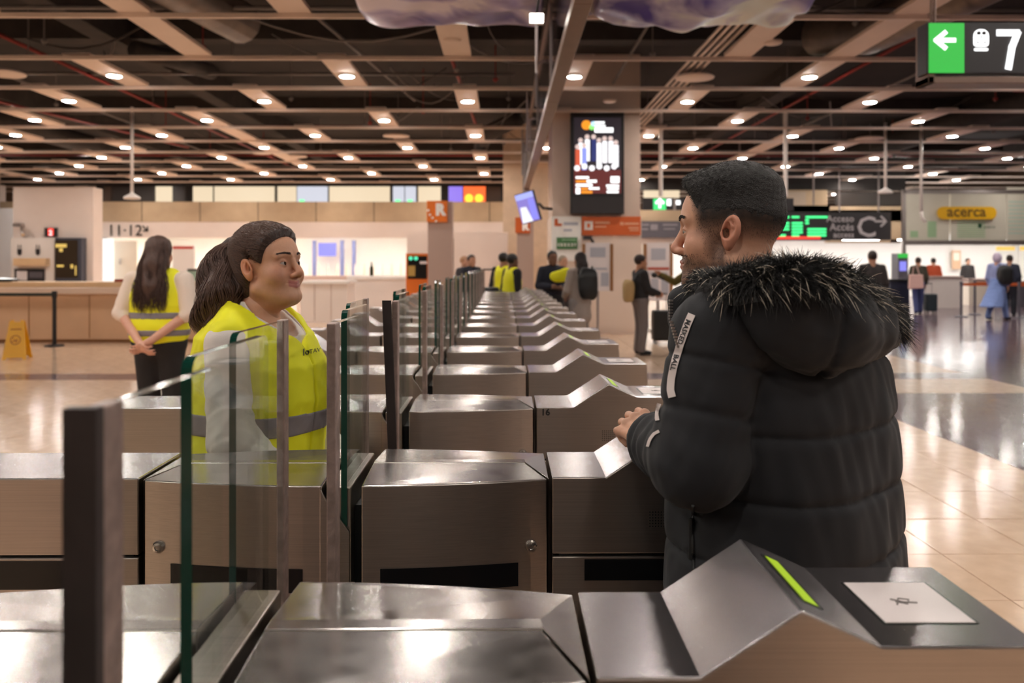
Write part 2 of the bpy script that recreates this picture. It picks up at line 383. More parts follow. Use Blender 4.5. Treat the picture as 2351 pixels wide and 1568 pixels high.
def hump_parts(root, mirror):
    T = (lambda x: mx(x)) if mirror else (lambda x: x)
    x0, x1 = -0.303, 0.097; zr, ze = ZT + 0.006, ZT - 0.004; zb = 0.08
    def belly(t): return 0.126 + 0.053 * (1 - t ** 1.8)
    N = 10
    front = [(x0 + (x1 - x0) * i / N, -belly(i / N)) for i in range(N + 1)]
    back = [(x, -y) for x, y in front]
    xb = 0.047; g = 0.0015
    # hinged front door, wrapping from the ridge down over the front
    mb = MB(); A, B = (x0, -0.012), (xb, -0.012)
    cor = (x1 - 0.004, -0.126)
    top = [(*A, zr), (*B, zr)] + [(x - (0.004 if k == 0 else 0), y, ze) for k, (x, y) in enumerate(front[::-1])]
    v = top + [(p[0], p[1], zb) for p in top]; n = len(top)
    f = [tuple(range(n))] + [(i, (i + 1) % n, (i + 1) % n + n, i + n) for i in range(n)] + [tuple(range(2 * n - 1, n - 1, -1))]
    mb.add([(T(a), b, c) for a, b, c in v], f)
    d = mb.build('service_door', [M_steel_top, M_steel], root, bevel=0.0025); side_steel(d)
    # black slot window following the belly
    mb = MB(); pts = [(0.03 - 0.293 * i / 8) for i in range(9)]
    def fy(x): return -belly((x - x0) / (x1 - x0))
    v = []
    for x in pts: v += [(T(x), fy(x) - 0.0015, 0.80), (T(x), fy(x) - 0.0015, 0.851)]
    mb.add(v, [(2 * i, 2 * i + 2, 2 * i + 3, 2 * i + 1) for i in range(8)]); mb.build('sensor_window', M_blackglass, d)
    MB().lathe([(0.001, 0.004), (0.0135, 0.004), (0.0135, -0.004), (0.0105, -0.009), (0.006, -0.010), (0.0055, -0.007), (0.001, -0.007)], (T(0.058), fy(0.058), 0.885), 20, 'y').build('lock', M_chrome, d, smooth=False)
    # fixed rear shell with a ridge, a rear slope and an end facet
    A1, B1, A2, B2 = (x0, -0.012 + 2 * g), (xb + g, -0.012 + 2 * g), (x0, 0.02), (xb, 0.02)
    outl = [(x1, -0.126 + 3 * g)] + [(x1, 0.126)] + back[::-1][1:]
    tops = [(*A1, zr), (*B1, zr)] + [(x, y, ze) for x, y in outl]; n = len(tops)
    v = tops + [(p[0], p[1], zb) for p in tops] + [(*A2, zr), (*B2, zr)]
    a2, b2 = 2 * n, 2 * n + 1
    f = [(0, 1, b2, a2), (1, 2, 3, b2), tuple([b2, 3] + list(range(4, n)) + [a2]), (n - 1, 0, a2)]
    f += [(i, (i + 1) % n, (i + 1) % n + n, i + n) for i in range(n)]
    mb = MB(); mb.add([(T(a), b, c) for a, b, c in v], f); side_steel(mb.build('housing', [M_steel_top, M_steel], root, bevel=0.0025))
def make_gate(flat_left):
    root = empty('ticket_gate')
    hump_parts(root, False); hump_parts(root, True)
    # slot unit in the middle with the guides of the glass leaves
    mb = MB().box(-0.386, -0.304, -0.12, 0.12, 0.05, 0.97); mb.build('slot_core', M_black, root)
    MB().box(-0.380, -0.327, -0.165, 0.165, 0.08, ZT - 0.010).build('centre_panel', M_steel, root, bevel=0.003)
    for sg in (-1, 1):
        MB().prism([(-0.3915, ZT - 0.006), (-0.3915, 0.08), (-0.328, 0.08), (-0.328, 0.93), (-0.38, ZT - 0.03)] if sg < 0 else
                   [(-0.2985, ZT - 0.006), (-0.2985, 0.08), (-0.362, 0.08), (-0.362, 0.93), (-0.310, ZT - 0.03)], sg * 0.172, sg * 0.180, 'y').build('guard_plate', M_steel, root, bevel=0.002)
    # right module with the reader
    hw = 0.127
    pr = [(0.104, ZT), (0.222, ZT), (0.337, 1.1065), (0.428, 1.065), (0.612, 1.065), (0.622, 0.864), (0.104, 0.864)]
    hd = HD = MB().prism(pr, -hw, hw).build('reader_head', [M_steel_rd, M_steel], root, bevel=0.003); side_steel(HD)
    pl = [(0.104, 0.858), (0.622, 0.858), (0.655, 0.08), (0.104, 0.08)]
    bs = MB().prism(pl, -hw + 0.001, hw - 0.001).build('reader_base', M_steel, root, bevel=0.003)
    MB().box(0.12, 0.60, -hw + 0.01, hw - 0.01, 0.84, 0.88).build('seam_liner', M_black, root)
    MB().box(0.175, 0.40, -hw - 0.0005, -hw + 0.004, 0.806, 0.852).build('sensor_window', M_blackglass, bs)
    mb = MB()
    for i in range(7):
        for j in range(6): mb.lathe([(0.0016, -hw - 0.0006), (0.0016, -hw + 0.001)], (0.318 + i * 0.0062, 0, 0.955 - j * 0.0062), 6, 'y')
    mb.build('speaker_holes', M_black, hd)
    # reader pad, its surround and mark
    MB().box(0.457, 0.572, -0.067, 0.067, 1.0635, 1.0655).build('pad_surround', M_slitframe, hd)
    pad = MB().box(0.460, 0.569, -0.064, 0.064, 1.0635, 1.0662).build('reader_pad', M_pad, hd)
    mk = MB(); mk.tube([(0.498, -0.012, 1.0664), (0.508, 0.008, 1.0664), (0.520, 0.004, 1.0664), (0.512, -0.010, 1.0664), (0.500, -0.002, 1.0664)], 0.0012, 5); mk.tube([(0.497, 0.006, 1.0664), (0.510, -0.004, 1.0664), (0.526, -0.006, 1.0664)], 0.0012, 5)
    mk.build('pad_mark', M_cable, pad)
    # slit display on the far slope of the peak
    def slope(x): return 1.1065 - (x - 0.337) * (1.1065 - 1.065) / 0.091
    def sl(x0, x1, y0, y1, up): return [(x0, y0, slope(x0) + up), (x1, y0, slope(x1) + up), (x1, y1, slope(x1) + up), (x0, y1, slope(x0) + up)]
    MB().add(sl(0.352, 0.379, -0.082, 0.082, 0.0006), [(0, 1, 2, 3)]).build('slit_frame', M_slitframe, hd)
    MB().add(sl(0.357, 0.374, -0.077, 0.077, 0.0012), [(0, 1, 2, 3)]).build('slit_display', M_slit, hd)
    # left module: flat top, then its own reader head further out
    pr = [(-0.795, ZT), (-1.295, ZT), (-1.305, 0.864), (-0.795, 0.864)] if flat_left else [(-0.795, ZT), (-0.957, ZT), (-1.072, 1.1065), (-1.163, 1.065), (-1.295, 1.065), (-1.305, 0.864), (-0.795, 0.864)]
    hd2 = HD = MB().prism(pr, -hw, hw).build('reader_head', [M_steel_rd, M_steel], root, bevel=0.003); side_steel(HD)
    bs2 = MB().prism([(-0.795, 0.858), (-1.305, 0.858), (-1.335, 0.08), (-0.795, 0.08)], -hw + 0.001, hw - 0.001).build('reader_base', M_steel, root, bevel=0.003)
    MB().box(-1.29, -0.81, -hw + 0.01, hw - 0.01, 0.84, 0.88).build('seam_liner', M_black, root)
    MB().box(-1.20, -0.86, -hw - 0.0005, -hw + 0.004, 0.79, 0.852).build('sensor_window', M_blackglass, bs2)
    if not flat_left: MB().box(-1.275, -1.175, -0.064, 0.064, 1.0635, 1.0662).build('reader_pad', M_pad, hd2)
    MB().box(-1.31, 0.62, -0.11, 0.11, 0.0, 0.08).build('plinth', M_black, root)
    # glass: front leaf, fixed screen, rear leaf
    def pane(name, x, y0, y1, z0, z1, par, r=0.018, th=0.0125):
        arc = lambda cy, cz, a0: [(cy + r * math.cos(a0 + k * math.pi / 8), cz + r * math.sin(a0 + k * math.pi / 8)) for k in range(5)]
        poly = [(y0, z0), (y1, z0)] + arc(y1 - r, z1 - r, 0) + arc(y0 + r, z1 - r, math.pi / 2)
        n = len(poly); v = [(x - th / 2, a, b) for a, b in poly] + [(x + th / 2, a, b) for a, b in poly]
        mb = MB(); mb.add(v, [tuple(range(n)), tuple(range(2 * n - 1, n - 1, -1))], 0)
        for i in range(n):      # the rear edge stays clear, the others show the green of the cut glass
            mb.add(v, [(i, (i + 1) % n, (i + 1) % n + n, i + n)], 0 if 1 <= i <= 4 else 1)
        return mb.build(name, [M_glass, M_gedge], par)
    zt = 1.398
    YB = 0.127   # rear face of the module
    lf = pane('front_leaf', -0.3135, YB - 0.56, YB - 0.283, 0.32, zt - 0.010, root)
    MB().box(-0.3215, -0.3055, YB - 0.571, YB - 0.527, 0.30, zt - 0.008).build('edge_trim', M_trim, lf, bevel=0.002)
    pane('fixed_screen', -0.341, YB - 0.298, YB - 0.002, 0.90, zt, root)
    lr = pane('rear_leaf', -0.390, YB + 0.012, YB + 0.298, 0.32, zt, root, th=0.010)
    MB().box(-0.3965, -0.3835, YB + 0.272, YB + 0.306, 0.30, zt + 0.002).build('edge_trim', M_trim, lr, bevel=0.002)
    return root
ordn = ['first', 'second', 'third', 'fourth', 'fifth', 'sixth', 'seventh', 'eighth', 'ninth', 'tenth', 'eleventh', 'twelfth', 'thirteenth', 'fourteenth', 'fifteenth']
proto = {True: make_gate(True), False: make_gate(False)}
gates = {}
for n in list(range(0, 15)) + [-1]:
    gobj = proto[n < 3] if n in (0, 3) else copy_tree(proto[n < 3])
    gobj.location = (0, ZC0 + PITCH * n, 0)
    if n == 0: lab = 'nearest brushed steel ticket gate, its card reader filling the bottom right corner'
    elif n == -1: lab = 'ticket gate beside the viewer, a dark strip at the left edge'
    elif n == 1: lab = 'second brushed steel ticket gate, the man holding his hand over its reader'
    else: lab = '%s brushed steel ticket gate counted from the viewer along the row' % ordn[n]
    tag(gobj, lab, 'ticket gate', 'ticket gates in the long row'); gates[n] = gobj
# the small number plate on the third gate
text_on('gate_number', '16', M_black, gates[2], (0.118, -0.128, 1.006), 0.03, bold=0.001)

# dark rubber seals that are still in place on some of the leaves
for n, leaf, x, y0, y1 in ((0, 'front_leaf', -0.314, -0.456, -0.444), (2, 'front_leaf', -0.314, -0.456, -0.444), (-1, 'rear_leaf', -0.390, 0.433, 0.450)):
    lf = [c for c in gates[n].children if c.name.startswith(leaf)][0]
    mb = MB(); k = 6
    lean = 0.022 if n == 2 else 0.0
    for i in range(k):
        za, zb_ = 0.28 + (1.392 - 0.28) * i / k, 0.28 + (1.392 - 0.28) * (i + 1) / k
        o0, o1 = -lean * max(0, (i / k - 0.5)) * 2, -lean * max(0, ((i + 1) / k - 0.5)) * 2
        v = [(x - 0.0125 + o0, y0, za), (x + 0.0125 + o0, y0, za), (x + 0.0125 + o0, y1, za), (x - 0.0125 + o0, y1, za), (x - 0.0125 + o1, y0, zb_), (x + 0.0125 + o1, y0, zb_), (x + 0.0125 + o1, y1, zb_), (x - 0.0125 + o1, y1, zb_)]
        mb.add(v, [(0, 1, 5, 4), (1, 2, 6, 5), (2, 3, 7, 6), (3, 0, 4, 7), (3, 2, 1, 0), (4, 5, 6, 7)])
    mb.build('rubber_seal', M_rubber, lf)
# ================================================================== FURNITURE, SIGNS AND FITTINGS OF THE HALL
def slab(name, px0, py0, px1, py1, Y, depth, m, parent=None, bevel=0.0):
    x0, x1, z0, z1 = rect_on(px0, py0, px1, py1, Y)
    return MB().box(x0, x1, Y, Y + depth, z0, z1).build(name, m, parent, bevel=bevel)
def slab0(name, px0, py0, px1, Y, depth, m, parent=None, bevel=0.0):   # the same, standing on the floor
    x0, x1, z0, z1 = rect_on(px0, py0, px1, 700, Y)
    return MB().box(x0, x1, Y, Y + depth, 0, z1).build(name, m, parent, bevel=bevel)
M_white = mat('white_laminate', srgb(232, 222, 216), 0.35)
M_cream = mat('cream_panel', srgb(238, 226, 208), 0.6)
M_wood = mat('pale_wood', srgb(214, 178, 138), 0.4, noise=0.06, nscale=4)
M_desk = mat('desk_beige', srgb(214, 176, 142), 0.35, noise=0.05, nscale=3)
M_desktop = mat('desk_top', srgb(226, 200, 180), 0.3)
M_orange = mat('orange_paint', srgb(222, 112, 24), 0.45)
M_orange2 = mat('orange_sign', srgb(206, 96, 42), 0.5)
M_signw = mat('sign_white', srgb(240, 236, 232), 0.5)
M_signblk = mat('sign_black', srgb(46, 42, 44), 0.4)
M_greysign = mat('sign_grey', srgb(96, 92, 100), 0.45)
M_alu = mat('aluminium', srgb(170, 160, 156), 0.35, 0.8)
M_green = mat('sign_green', srgb(72, 120, 74), 0.5)
M_greendk = mat('sign_green_dark', srgb(30, 74, 48), 0.5)
M_yellow = mat('yellow_plastic', srgb(236, 176, 20), 0.35)
M_brownwood = mat('brown_wood', srgb(150, 104, 62), 0.5)
M_paper = mat('paper', srgb(228, 220, 222), 0.6)
M_paperbl = mat('paper_print', srgb(176, 178, 190), 0.6)
M_totem = mat('totem_mauve', srgb(176, 152, 142), 0.5)
M_col = mat('column_plaster', srgb(208, 186, 172), 0.7, noise=0.05, nscale=2)
M_concol = mat('column_concrete', srgb(204, 176, 150), 0.8, noise=0.12, nscale=3)
M_colwhite = mat('column_white_cladding', srgb(226, 206, 192), 0.5)
E_white = emis('glow_white', (1.0, 1.0, 1.0), 1.6); E_soft = emis('glow_soft', (1.0, 0.97, 0.92), 1.1)
E_green = emis('glow_green', (0.03, 0.55, 0.06), 0.8); E_led = emis('led_green', (0.06, 1.0, 0.28), 1.3); E_red = emis('led_red', (1.0, 0.05, 0.03), 1.2)
E_blue = emis('screen_blue', (0.28, 0.27, 0.95), 0.9); E_violet = emis('screen_violet', (0.35, 0.28, 0.85), 0.7)
E_orange = emis('screen_orange', (1.0, 0.32, 0.02), 1.0); E_screenblk = emis('screen_black', (0.03, 0.02, 0.03), 0.5)

# ---- white block at the left with the charging point, beside it a door
wl = MB(); a = W(30, 430, 30); b = W(214, 430, 30)
wl.box(a.x, b.x, 30, 30.7, 0, a.z)
wall_left = tag(wl.build('wall_left', M_wallw), kind='structure')
tag(MB().box(-24, a.x - 0.02, 33, 33.2, 0, 3.6).build('wall_far_left', mat('wall_bluewhite', srgb(240, 240, 244), .6)), kind='structure')
e = empty('charging_point', W(75, 640, 29.9), 'white phone charging panel with two plug symbols and a wooden shelf', 'charging point'); e.location.z = 0; o_ = e.location.copy()
def rel(o, par): o.location -= par.location; return o
rel(slab0('panel', 25, 546, 125, 29.75, 0.2, M_white, e), e)
rel(slab('shelf', 30, 593, 104, 610, 29.45, 0.3, M_wood, e), e)
rel(slab('advert', 33, 617, 102, 646, 29.7, 0.04, M_signblk, e), e)
rel(slab('advert_picture', 38, 622, 62, 644, 29.69, 0.01, M_paper, e), e); rel(slab('advert_text', 67, 624, 97, 638, 29.69, 0.01, M_greysign, e), e)
for px in (45, 87):
    mb = MB(); p = W(px, 578, 29.74)
    mb.prism([(p.x - .075, p.z + .1), (p.x + .075, p.z + .1), (p.x + .075, p.z - .06), (p.x + .03, p.z - .12), (p.x - .03, p.z - .12), (p.x - .075, p.z - .06)], 29.73, 29.745)
    for s_ in (-1, 1): mb.box(p.x + s_ * .045 - .012, p.x + s_ * .045 + .012, 29.73, 29.745, p.z + .12, p.z + .24)
    rel(mb.build('plug_symbol', M_signblk, e), e)
e = empty('number_display', (0, 0, 0), 'small black display with a glowing red number on the white wall', 'display')
slab('case', 102, 523, 128, 543, 29.85, 0.14, M_black, e); slab('digits', 110, 524, 122, 541, 29.83, 0.02, E_red, e)
text_on('numeral', '2', emis('numeral_pink', (1, .7, .7), 1.6), e, W(112, 540, 29.82), 0.24, bold=.006)
e = empty('wall_camera', (0, 0, 0), 'small grey wall bracket camera on the white wall above the plug symbols', 'camera')
p = W(52, 520, 29.9); MB().tube([(p.x, 30, p.z), (p.x, 29.8, p.z), (p.x + .1, 29.7, p.z - .25)], .035, 8).build('bracket', M_alu, e); MB().box(p.x - .15, p.x + .12, 29.55, 29.8, p.z - .02, p.z + .1).build('body', M_alu, e); MB().lathe([(0.05, -.05), (.06, .03), (.03, .05)], (p.x + .12, 29.7, p.z - .3), 10).build('base', M_wood, e)
e = empty('advert_display', (0, 0, 0), 'dark glass advertising display in a slate frame beside the charging panel', 'display')
slab0('cabinet', 127, 546, 187, 29.6, 0.35, mat('slate_frame', srgb(62, 64, 76), .4), e); slab('glass', 127, 551, 178, 638, 29.58, 0.03, mat('dark_display', srgb(58, 48, 38), .08), e)
gold = emis('display_gold', (1, .65, .15), .7)
for q in ((127, 560, 153, 568), (136, 570, 144, 578), (162, 607, 168, 616), (172, 610, 175, 632), (130, 608, 146, 613)): slab('lit_mark', *q, 29.575, 0.01, gold, e)
d1 = tag(slab0('door_1', 203, 547, 258, 33.2, 0.1, emis('door_glow', (1, 1, .98), 1.0)), kind='structure')
d2 = tag(slab0('door_2', 262, 553, 314, 33.6, 0.08, M_cream), kind='structure')
p = W(275, 600, 33.5); MB().tube([(p.x, 33.55, p.z - .1), (p.x, 33.5, p.z), (p.x, 33.55, p.z + .1)], .03, 6).build('handle', M_alu, d2)
# ---- long beige counter
e = empty('reception_counter', (0, 0, 0), 'long beige service counter with a stepped ledge along the left', 'counter')
xl, xr = -13.5, W(470, 700, 16.1).x
zt_ = W(100, 648, 16.1).z
MB().box(xl, xr, 16.1, 16.9, 0.06, zt_ - 0.2).build('front', M_desk, e); MB().box(xl, xr, 15.98, 16.3, zt_ - 0.22, zt_ - 0.10, 0).build('ledge', M_desktop, e, bevel=.01)
MB().box(xl, xr, 16.2, 16.95, zt_ - 0.10, zt_).build('top', M_wood, e, bevel=.01); MB().box(xl, xr, 16.15, 16.9, 0, 0.06).build('plinth', M_brownwood, e)
for px in (-80, 66, 205, 330): p = W(px, 700, 16.09); MB().box(p.x - .006, p.x + .006, 16.09, 16.11, 0.08, zt_ - .24).build('panel_joint', M_brownwood, e)
tag(MB().box(*[W(265, 650, 16.4).x, W(290, 650, 16.4).x], 16.35, 16.6, zt_, zt_ + .05).build('red_folder', mat('red_folder', srgb(150, 60, 44), .5)), 'flat dark red folder lying on the long beige counter', 'folder')
e = empty('lamp_dish', (0, 0, 0), 'shallow glowing dish with a dark rim on the counter end', 'lamp')
p = W(8, 652, 16.5); MB().lathe([(.02, 0), (.12, 0), (.30, .05), (.29, .055), (.02, .02)], (p.x, p.y, zt_), 20).build('rim', M_black, e, smooth=True); MB().lathe([(.02, 0), (.27, 0), (.02, .03)], (p.x, p.y, zt_ + .05), 20).build('glow', E_soft, e)
# ---- yellow wet floor sign
e = empty('wet_floor_sign', W(40, 822, 13.4), 'yellow folding wet floor sign standing on the left floor', 'floor sign'); e.location.z = 0; e.rotation_euler = (0, 0, 0.25)
def wf(y0, y1, flip):
    out = [(-.17, 0), (-.12, 0), (-.11, .03), (.11, .03), (.12, 0), (.17, 0), (.105, .58), (.09, .60), (.05, .605), (.05, .575), (-.05, .575), (-.05, .605), (-.09, .60), (-.105, .58)]
    mb = MB(); n = len(out); v = []
    for th in (0, .012):
        for x, z in out: t = z / .6; v.append((x, y0 + (y1 - y0) * t + th * (1 if flip else -1), z))
    mb.add(v, [tuple(range(n)), tuple(range(2 * n - 1, n - 1, -1))] + [(i, (i + 1) % n, (i + 1) % n + n, i + n) for i in range(n)]); return mb
wf(-.16, -.012, False).build('front_panel', M_yellow, e); wf(.16, .012, True).build('rear_panel', M_yellow, e)
fr = MB()
def onp(x, z): return (x, -.16 + .148 * z / .6 - .0145, z)
for k in range(20):
    a0, a1 = k * math.pi / 10, (k + 1) * math.pi / 10
    fr.add([onp(.075 * math.cos(a0), .3 + .075 * math.sin(a0)), onp(.075 * math.cos(a1), .3 + .075 * math.sin(a1)), onp(.062 * math.cos(a1), .3 + .062 * math.sin(a1)), onp(.062 * math.cos(a0), .3 + .062 * math.sin(a0))], [(0, 1, 2, 3)])
for q in (((-.05, .27), (.03, .31)), ((-.01, .29), (.02, .25)), ((.0, .3), (.035, .275)), ((-.02, .31), (-.04, .335))):
    (x0, z0), (x1, z1) = q; fr.add([onp(x0, z0 - .008), onp(x1, z1 - .008), onp(x1, z1 + .008), onp(x0, z0 + .008)], [(0, 1, 2, 3)])
for k in range(9): fr.add([onp(-.075 + k * .017, .45), onp(-.063 + k * .017, .45), onp(-.063 + k * .017, .475), onp(-.075 + k * .017, .475)], [(0, 1, 2, 3)])
fr.build('printed_mark', mat('sign_print', srgb(170, 96, 10), .5), e)
# ---- belt posts
def belt_post(px, py, Y, h, label, m=M_black, r=.035, base=.17):
    p = W(px, py, Y); e = empty('barrier_post', (p.x, Y, 0), label, 'barrier post')
    MB().lathe([(base, 0), (base, .015), (base * .8, .03), (r, .035)], n=24).build('base', m, e, smooth=False); MB().lathe([(r, .03), (r, h - .12)], n=16).build('pole', m, e, smooth=False)
    MB().lathe([(r * 1.25, h - .12), (r * 1.3, h - .01), (r, h)], n=16).build('belt_head', m, e, smooth=False); return e
bp = belt_post(125, 790, 15.4, .99, 'black belt barrier post in front of the beige counter')
MB().box(-3.2, 0, -.004, .004, .90, .955).build('belt', mat('belt_green', srgb(26, 40, 34), .6), bp, rot=(0, 0, 0))
# ---- R totem, ticket machine, white counters
e = empty('rail_totem', (0, 0, 0), 'tall mauve totem with an orange R sign on top', 'totem')
slab0('body', 982, 462, 1039, 20, 0.35, M_totem, e); slab('sign', 980, 461, 1027, 510, 19.93, 0.06, M_orange, e)
text_on('letter', 'R', M_signw, e, W(1000, 493, 19.92), 0.36, bold=.022)
mb = MB()
for k, (px, py) in enumerate(((983, 483), (987, 493), (993, 500), (1001, 508))): p = W(px, py, 19.92); mb.lathe([(.001, 0), (.028, 0), (.028, .01), (.001, .01)], (p.x, 19.915, p.z), 10, 'y')
mb.build('dots', M_signw, e)
e = empty('ticket_machine', (0, 0, 0), 'orange and black ticket machine beside the R totem', 'ticket machine')
slab0('body', 932, 582, 983, 21.5, 0.5, M_orange, e); slab('screen', 936, 588, 980, 640, 21.47, 0.03, M_blackglass, e)
for px in (943, 955): p = W(px, 593, 21.46); MB().lathe([(.001, 0), (.05, 0), (.05, .015), (.001, .015)], (p.x, 21.45, p.z), 12, 'y').build('green_lamp', emis('machine_green', (.1, .9, .5), .9), e)
slab('display', 937, 610, 953, 634, 21.46, .02, emis('machine_display', (.6, .28, .04), .4), e); slab('label', 964, 600, 980, 606, 21.46, .02, M_paper, e)
e = empty('info_desk', (0, 0, 0), 'white box shaped information desk right of the smiling woman', 'desk')
slab0('body', 690, 650, 798, 21.5, 1.0, M_white, e); slab('top', 686, 645, 802, 652, 21.4, 1.2, M_signw, e)
for px in (722, 760): p = W(px, 700, 21.49); MB().box(p.x - .006, p.x + .006, 21.49, 21.51, .05, 1).build('joint', M_totem, e)
e = empty('service_counter', (0, 0, 0), 'white service counter under the bright opening, left of the ticket machine', 'counter')
slab0('body', 798, 640, 938, 24.0, .8, M_white, e); slab('top', 796, 634, 942, 641, 23.95, .9, M_signw, e); slab0('kickboard', 798, 728, 938, 23.98, .1, M_brownwood, e)
tag(MB().lathe([(.05, 0), (.055, .02), (.055, .22), (.02, .32), (.018, .40), (.001, .40)], (W(853, 634, 24.3).x, 24.3, W(853, 634, 24.3).z), 14).build('bottle', mat('dark_bottle', srgb(40, 44, 24), .2), smooth=True), 'dark green bottle standing on the white service counter', 'bottle')
tag(slab('partition_white', 1042, 533, 1166, 690, 26, .12, M_wallw), 'plain white partition wall behind the R totem', 'partition'); bpy.data.objects['partition_white'].name = 'partition'
tag(slab0('partition', 934, 533, 985, 26, .12, M_wallw), 'narrow white partition left of the R totem', 'partition')
# inside the lit room: screen, posts, cups, red topped board
def thing1(o, label, cat): return tag(o, label, cat)
thing1(slab('wall_screen', 731, 558, 771, 588, ZB + 4.6, .08, E_blue), 'blue wall screen in the bright room behind the woman', 'screen')
for px in (717, 781, 808): thing1(slab0('blue_pillar', px, 552, px + 8, ZB + 4.4, .15, mat('pillar_blue', srgb(110, 116, 160), .5)), {717: 'slim blue pillar left of the blue wall screen', 781: 'slim blue pillar right of the blue wall screen', 808: 'slim blue pillar furthest right in the bright room'}[px], 'pillar')
e = empty('white_board', (0, 0, 0), 'white upright board with a red top strip behind the long haired woman', 'board'); slab0('panel', 396, 563, 445, 30.5, .1, M_white, e); slab('red_strip', 396, 566, 443, 571, 30.48, .02, mat('red_strip', srgb(200, 60, 50), .5), e)
e = empty('glass_case', (0, 0, 0), 'low glass display case with a dark rim beside the white board', 'display case'); slab0('case', 430, 622, 478, 24, .4, mat('case_glass', srgb(150, 176, 160), .15), e); slab('rim', 430, 617, 478, 622, 23.98, .44, M_signblk, e)
for k in range(12):
    p = W(690 + k * 21, 632, ZB + 2.2)
    tag(MB().lathe([(.05, 0), (.055, .3), (.03, .4), (.03, .5), (.001, .5)], (p.x, p.y, .95), 8).build('jar', M_cream if k % 3 else M_white), 'pale jar on the shelf of the bright back room', 'jar', 'jars on the back room shelf')
tag(MB().box(W(680, 632, ZB + 2).x, W(930, 632, ZB + 2).x, ZB + 2, ZB + 2.5, 0, .95).build('shelf_unit', M_totem), 'low mauve shelf unit under the jars in the bright room', 'shelf')
# ---- concrete pillar and the big column with its screens
col2 = tag(MB().box(W(1155, 500, 27).x, W(1262, 500, 27).x, 27, 28, 0, 5.9).build('wall_pillar', M_concol), kind='structure')
e = empty('rail_totem', (0, 0, 0), 'grey totem with an orange sign behind the tilted television', 'totem'); slab0('body', 1187, 500, 1225, 25, .3, mat('totem_grey', srgb(160, 138, 128), .5), e); slab('sign', 1183, 499, 1217, 535, 24.94, .05, mat('orange_dull', srgb(190, 84, 18), .5), e)
text_on('letter', 'R', M_signw, e, W(1199, 528, 24.93), .3, bold=.02)
YC = 18.0
cx0, cx1 = W(1268, 500, YC).x, W(1470, 500, YC).x
column = tag(MB().box(cx0, cx1, YC, YC + 1.6, 2.48, 5.9, 0).box(cx0 - .02, cx1 + .02, YC - .02, YC + 1.6, 0, 2.48, 1).build('wall_column', [M_col, M_colwhite]), kind='structure')
e = empty('advert_screen', (0, 0, 0), 'tall portrait advertising screen with a black frame high on the column', 'screen')
slab('frame', 1310, 256, 1433, 491, YC - .16, .15, M_black, e, bevel=.01); slab('lower_box', 1312, 452, 1431, 490, YC - .18, .03, M_signblk, e); slab('display', 1318, 270, 1426, 444, YC - .17, .01, E_screenblk, e)
def disp(px0, py0, px1, py1, m, nm='picture_mark', dy=.18): return slab(nm, px0, py0, px1, py1, YC - dy, .005, m, e)
def disc(px, py, r, m, nm='picture_mark', Y=None, par=None):
    Yd = Y or YC - .182; p = W(px, py, Yd); return MB().lathe([(.001, 0), (r, 0), (r, .005), (.001, .005)], (p.x, Yd, p.z), 18, 'y').build(nm, m, par or e)
disc(1346, 287, .10, E_orange); disc(1359, 292, .06, emis('screen_green', (.3, .9, .2), 1.0), Y=YC - .186); disc(1362, 284, .05, emis('screen_sky', (.5, .8, 1), 1.2), Y=YC - .19)
for q in ((1365, 279, 1388, 284), (1365, 287, 1390, 291), (1365, 293, 1408, 304)): disp(*q, E_white)
disp(1318, 390, 1426, 444, emis('stage_red', (.22, .03, .03), .5), 'picture_floor', .175)
figs = [(1333, 330, 'w'), (1348, 322, 'w'), (1363, 322, 'b'), (1375, 330, 'w'), (1388, 326, 'w'), (1402, 326, 'w'), (1414, 335, 'w'), (1326, 345, 'r'), (1341, 342, 'v')]
fm = {'w': emis('figure_white', (.95, .92, .95), 1.3), 'b': emis('figure_blue', (.03, .05, .25), .6), 'r': emis('figure_red', (.8, .12, .05), .8), 'v': emis('figure_violet', (.3, .35, .9), .9)}
for k, (px, py, c) in enumerate(figs):
    disp(px - 5, py - 2, px + 6, py + 48, fm[c], 'picture_figure', .18 + .002 * (k % 3)); disc(px, py - 8, .05, emis('figure_face', (.8, .6, .55), .9), 'picture_figure', YC - .19)
for k in range(6): disc(1325 + k * 17, 386 - (k % 2) * 4, .06, fm['w'], 'picture_mark', YC - .19)
for q, m_ in (((1322, 405, 1352, 410), E_white), ((1322, 414, 1346, 419), E_orange), ((1347, 413, 1370, 419), E_white), ((1322, 422, 1360, 428), E_white), ((1322, 431, 1332, 445), E_white), ((1334, 431, 1350, 436), E_orange), ((1352, 430, 1376, 435), E_white), ((1334, 438, 1360, 444), E_orange), ((1402, 405, 1422, 420), E_white), ((1392, 424, 1421, 429), E_white), ((1394, 431, 1421, 435), E_white), ((1393, 438, 1420, 443), E_white)): disp(*q, m_)
# column signs
e = empty('column_sign', (0, 0, 0), 'orange sign band with a white ticket symbol across the column under the screen', 'sign'); slab('band', 1336, 497, 1471, 540, YC - .06, .05, M_orange2, e)
slab('symbol', 1342, 508, 1361, 528, YC - .065, .01, M_signw, e); slab('symbol_gap', 1348, 513, 1355, 523, YC - .07, .008, M_orange2, e)
for q in ((1366, 509, 1400, 514), (1366, 519, 1392, 522), (1424, 510, 1432, 517), (1434, 511, 1467, 516), (1443, 521, 1467, 525), (1446, 527, 1467, 530)): slab('small_lettering', *q, YC - .065, .008, mat('faint_lettering', srgb(226, 166, 134), .5), e)
e = empty('column_sign', (0, 0, 0), 'white sign panel with an orange square emblem on the column', 'sign'); slab('panel', 1266, 497, 1334, 600, YC - .06, .04, M_signw, e)
slab('emblem', 1273, 502, 1290, 519, YC - .065, .01, M_orange2, e); slab('emblem_gap', 1281, 502, 1290, 513, YC - .07, .008, M_signw, e)
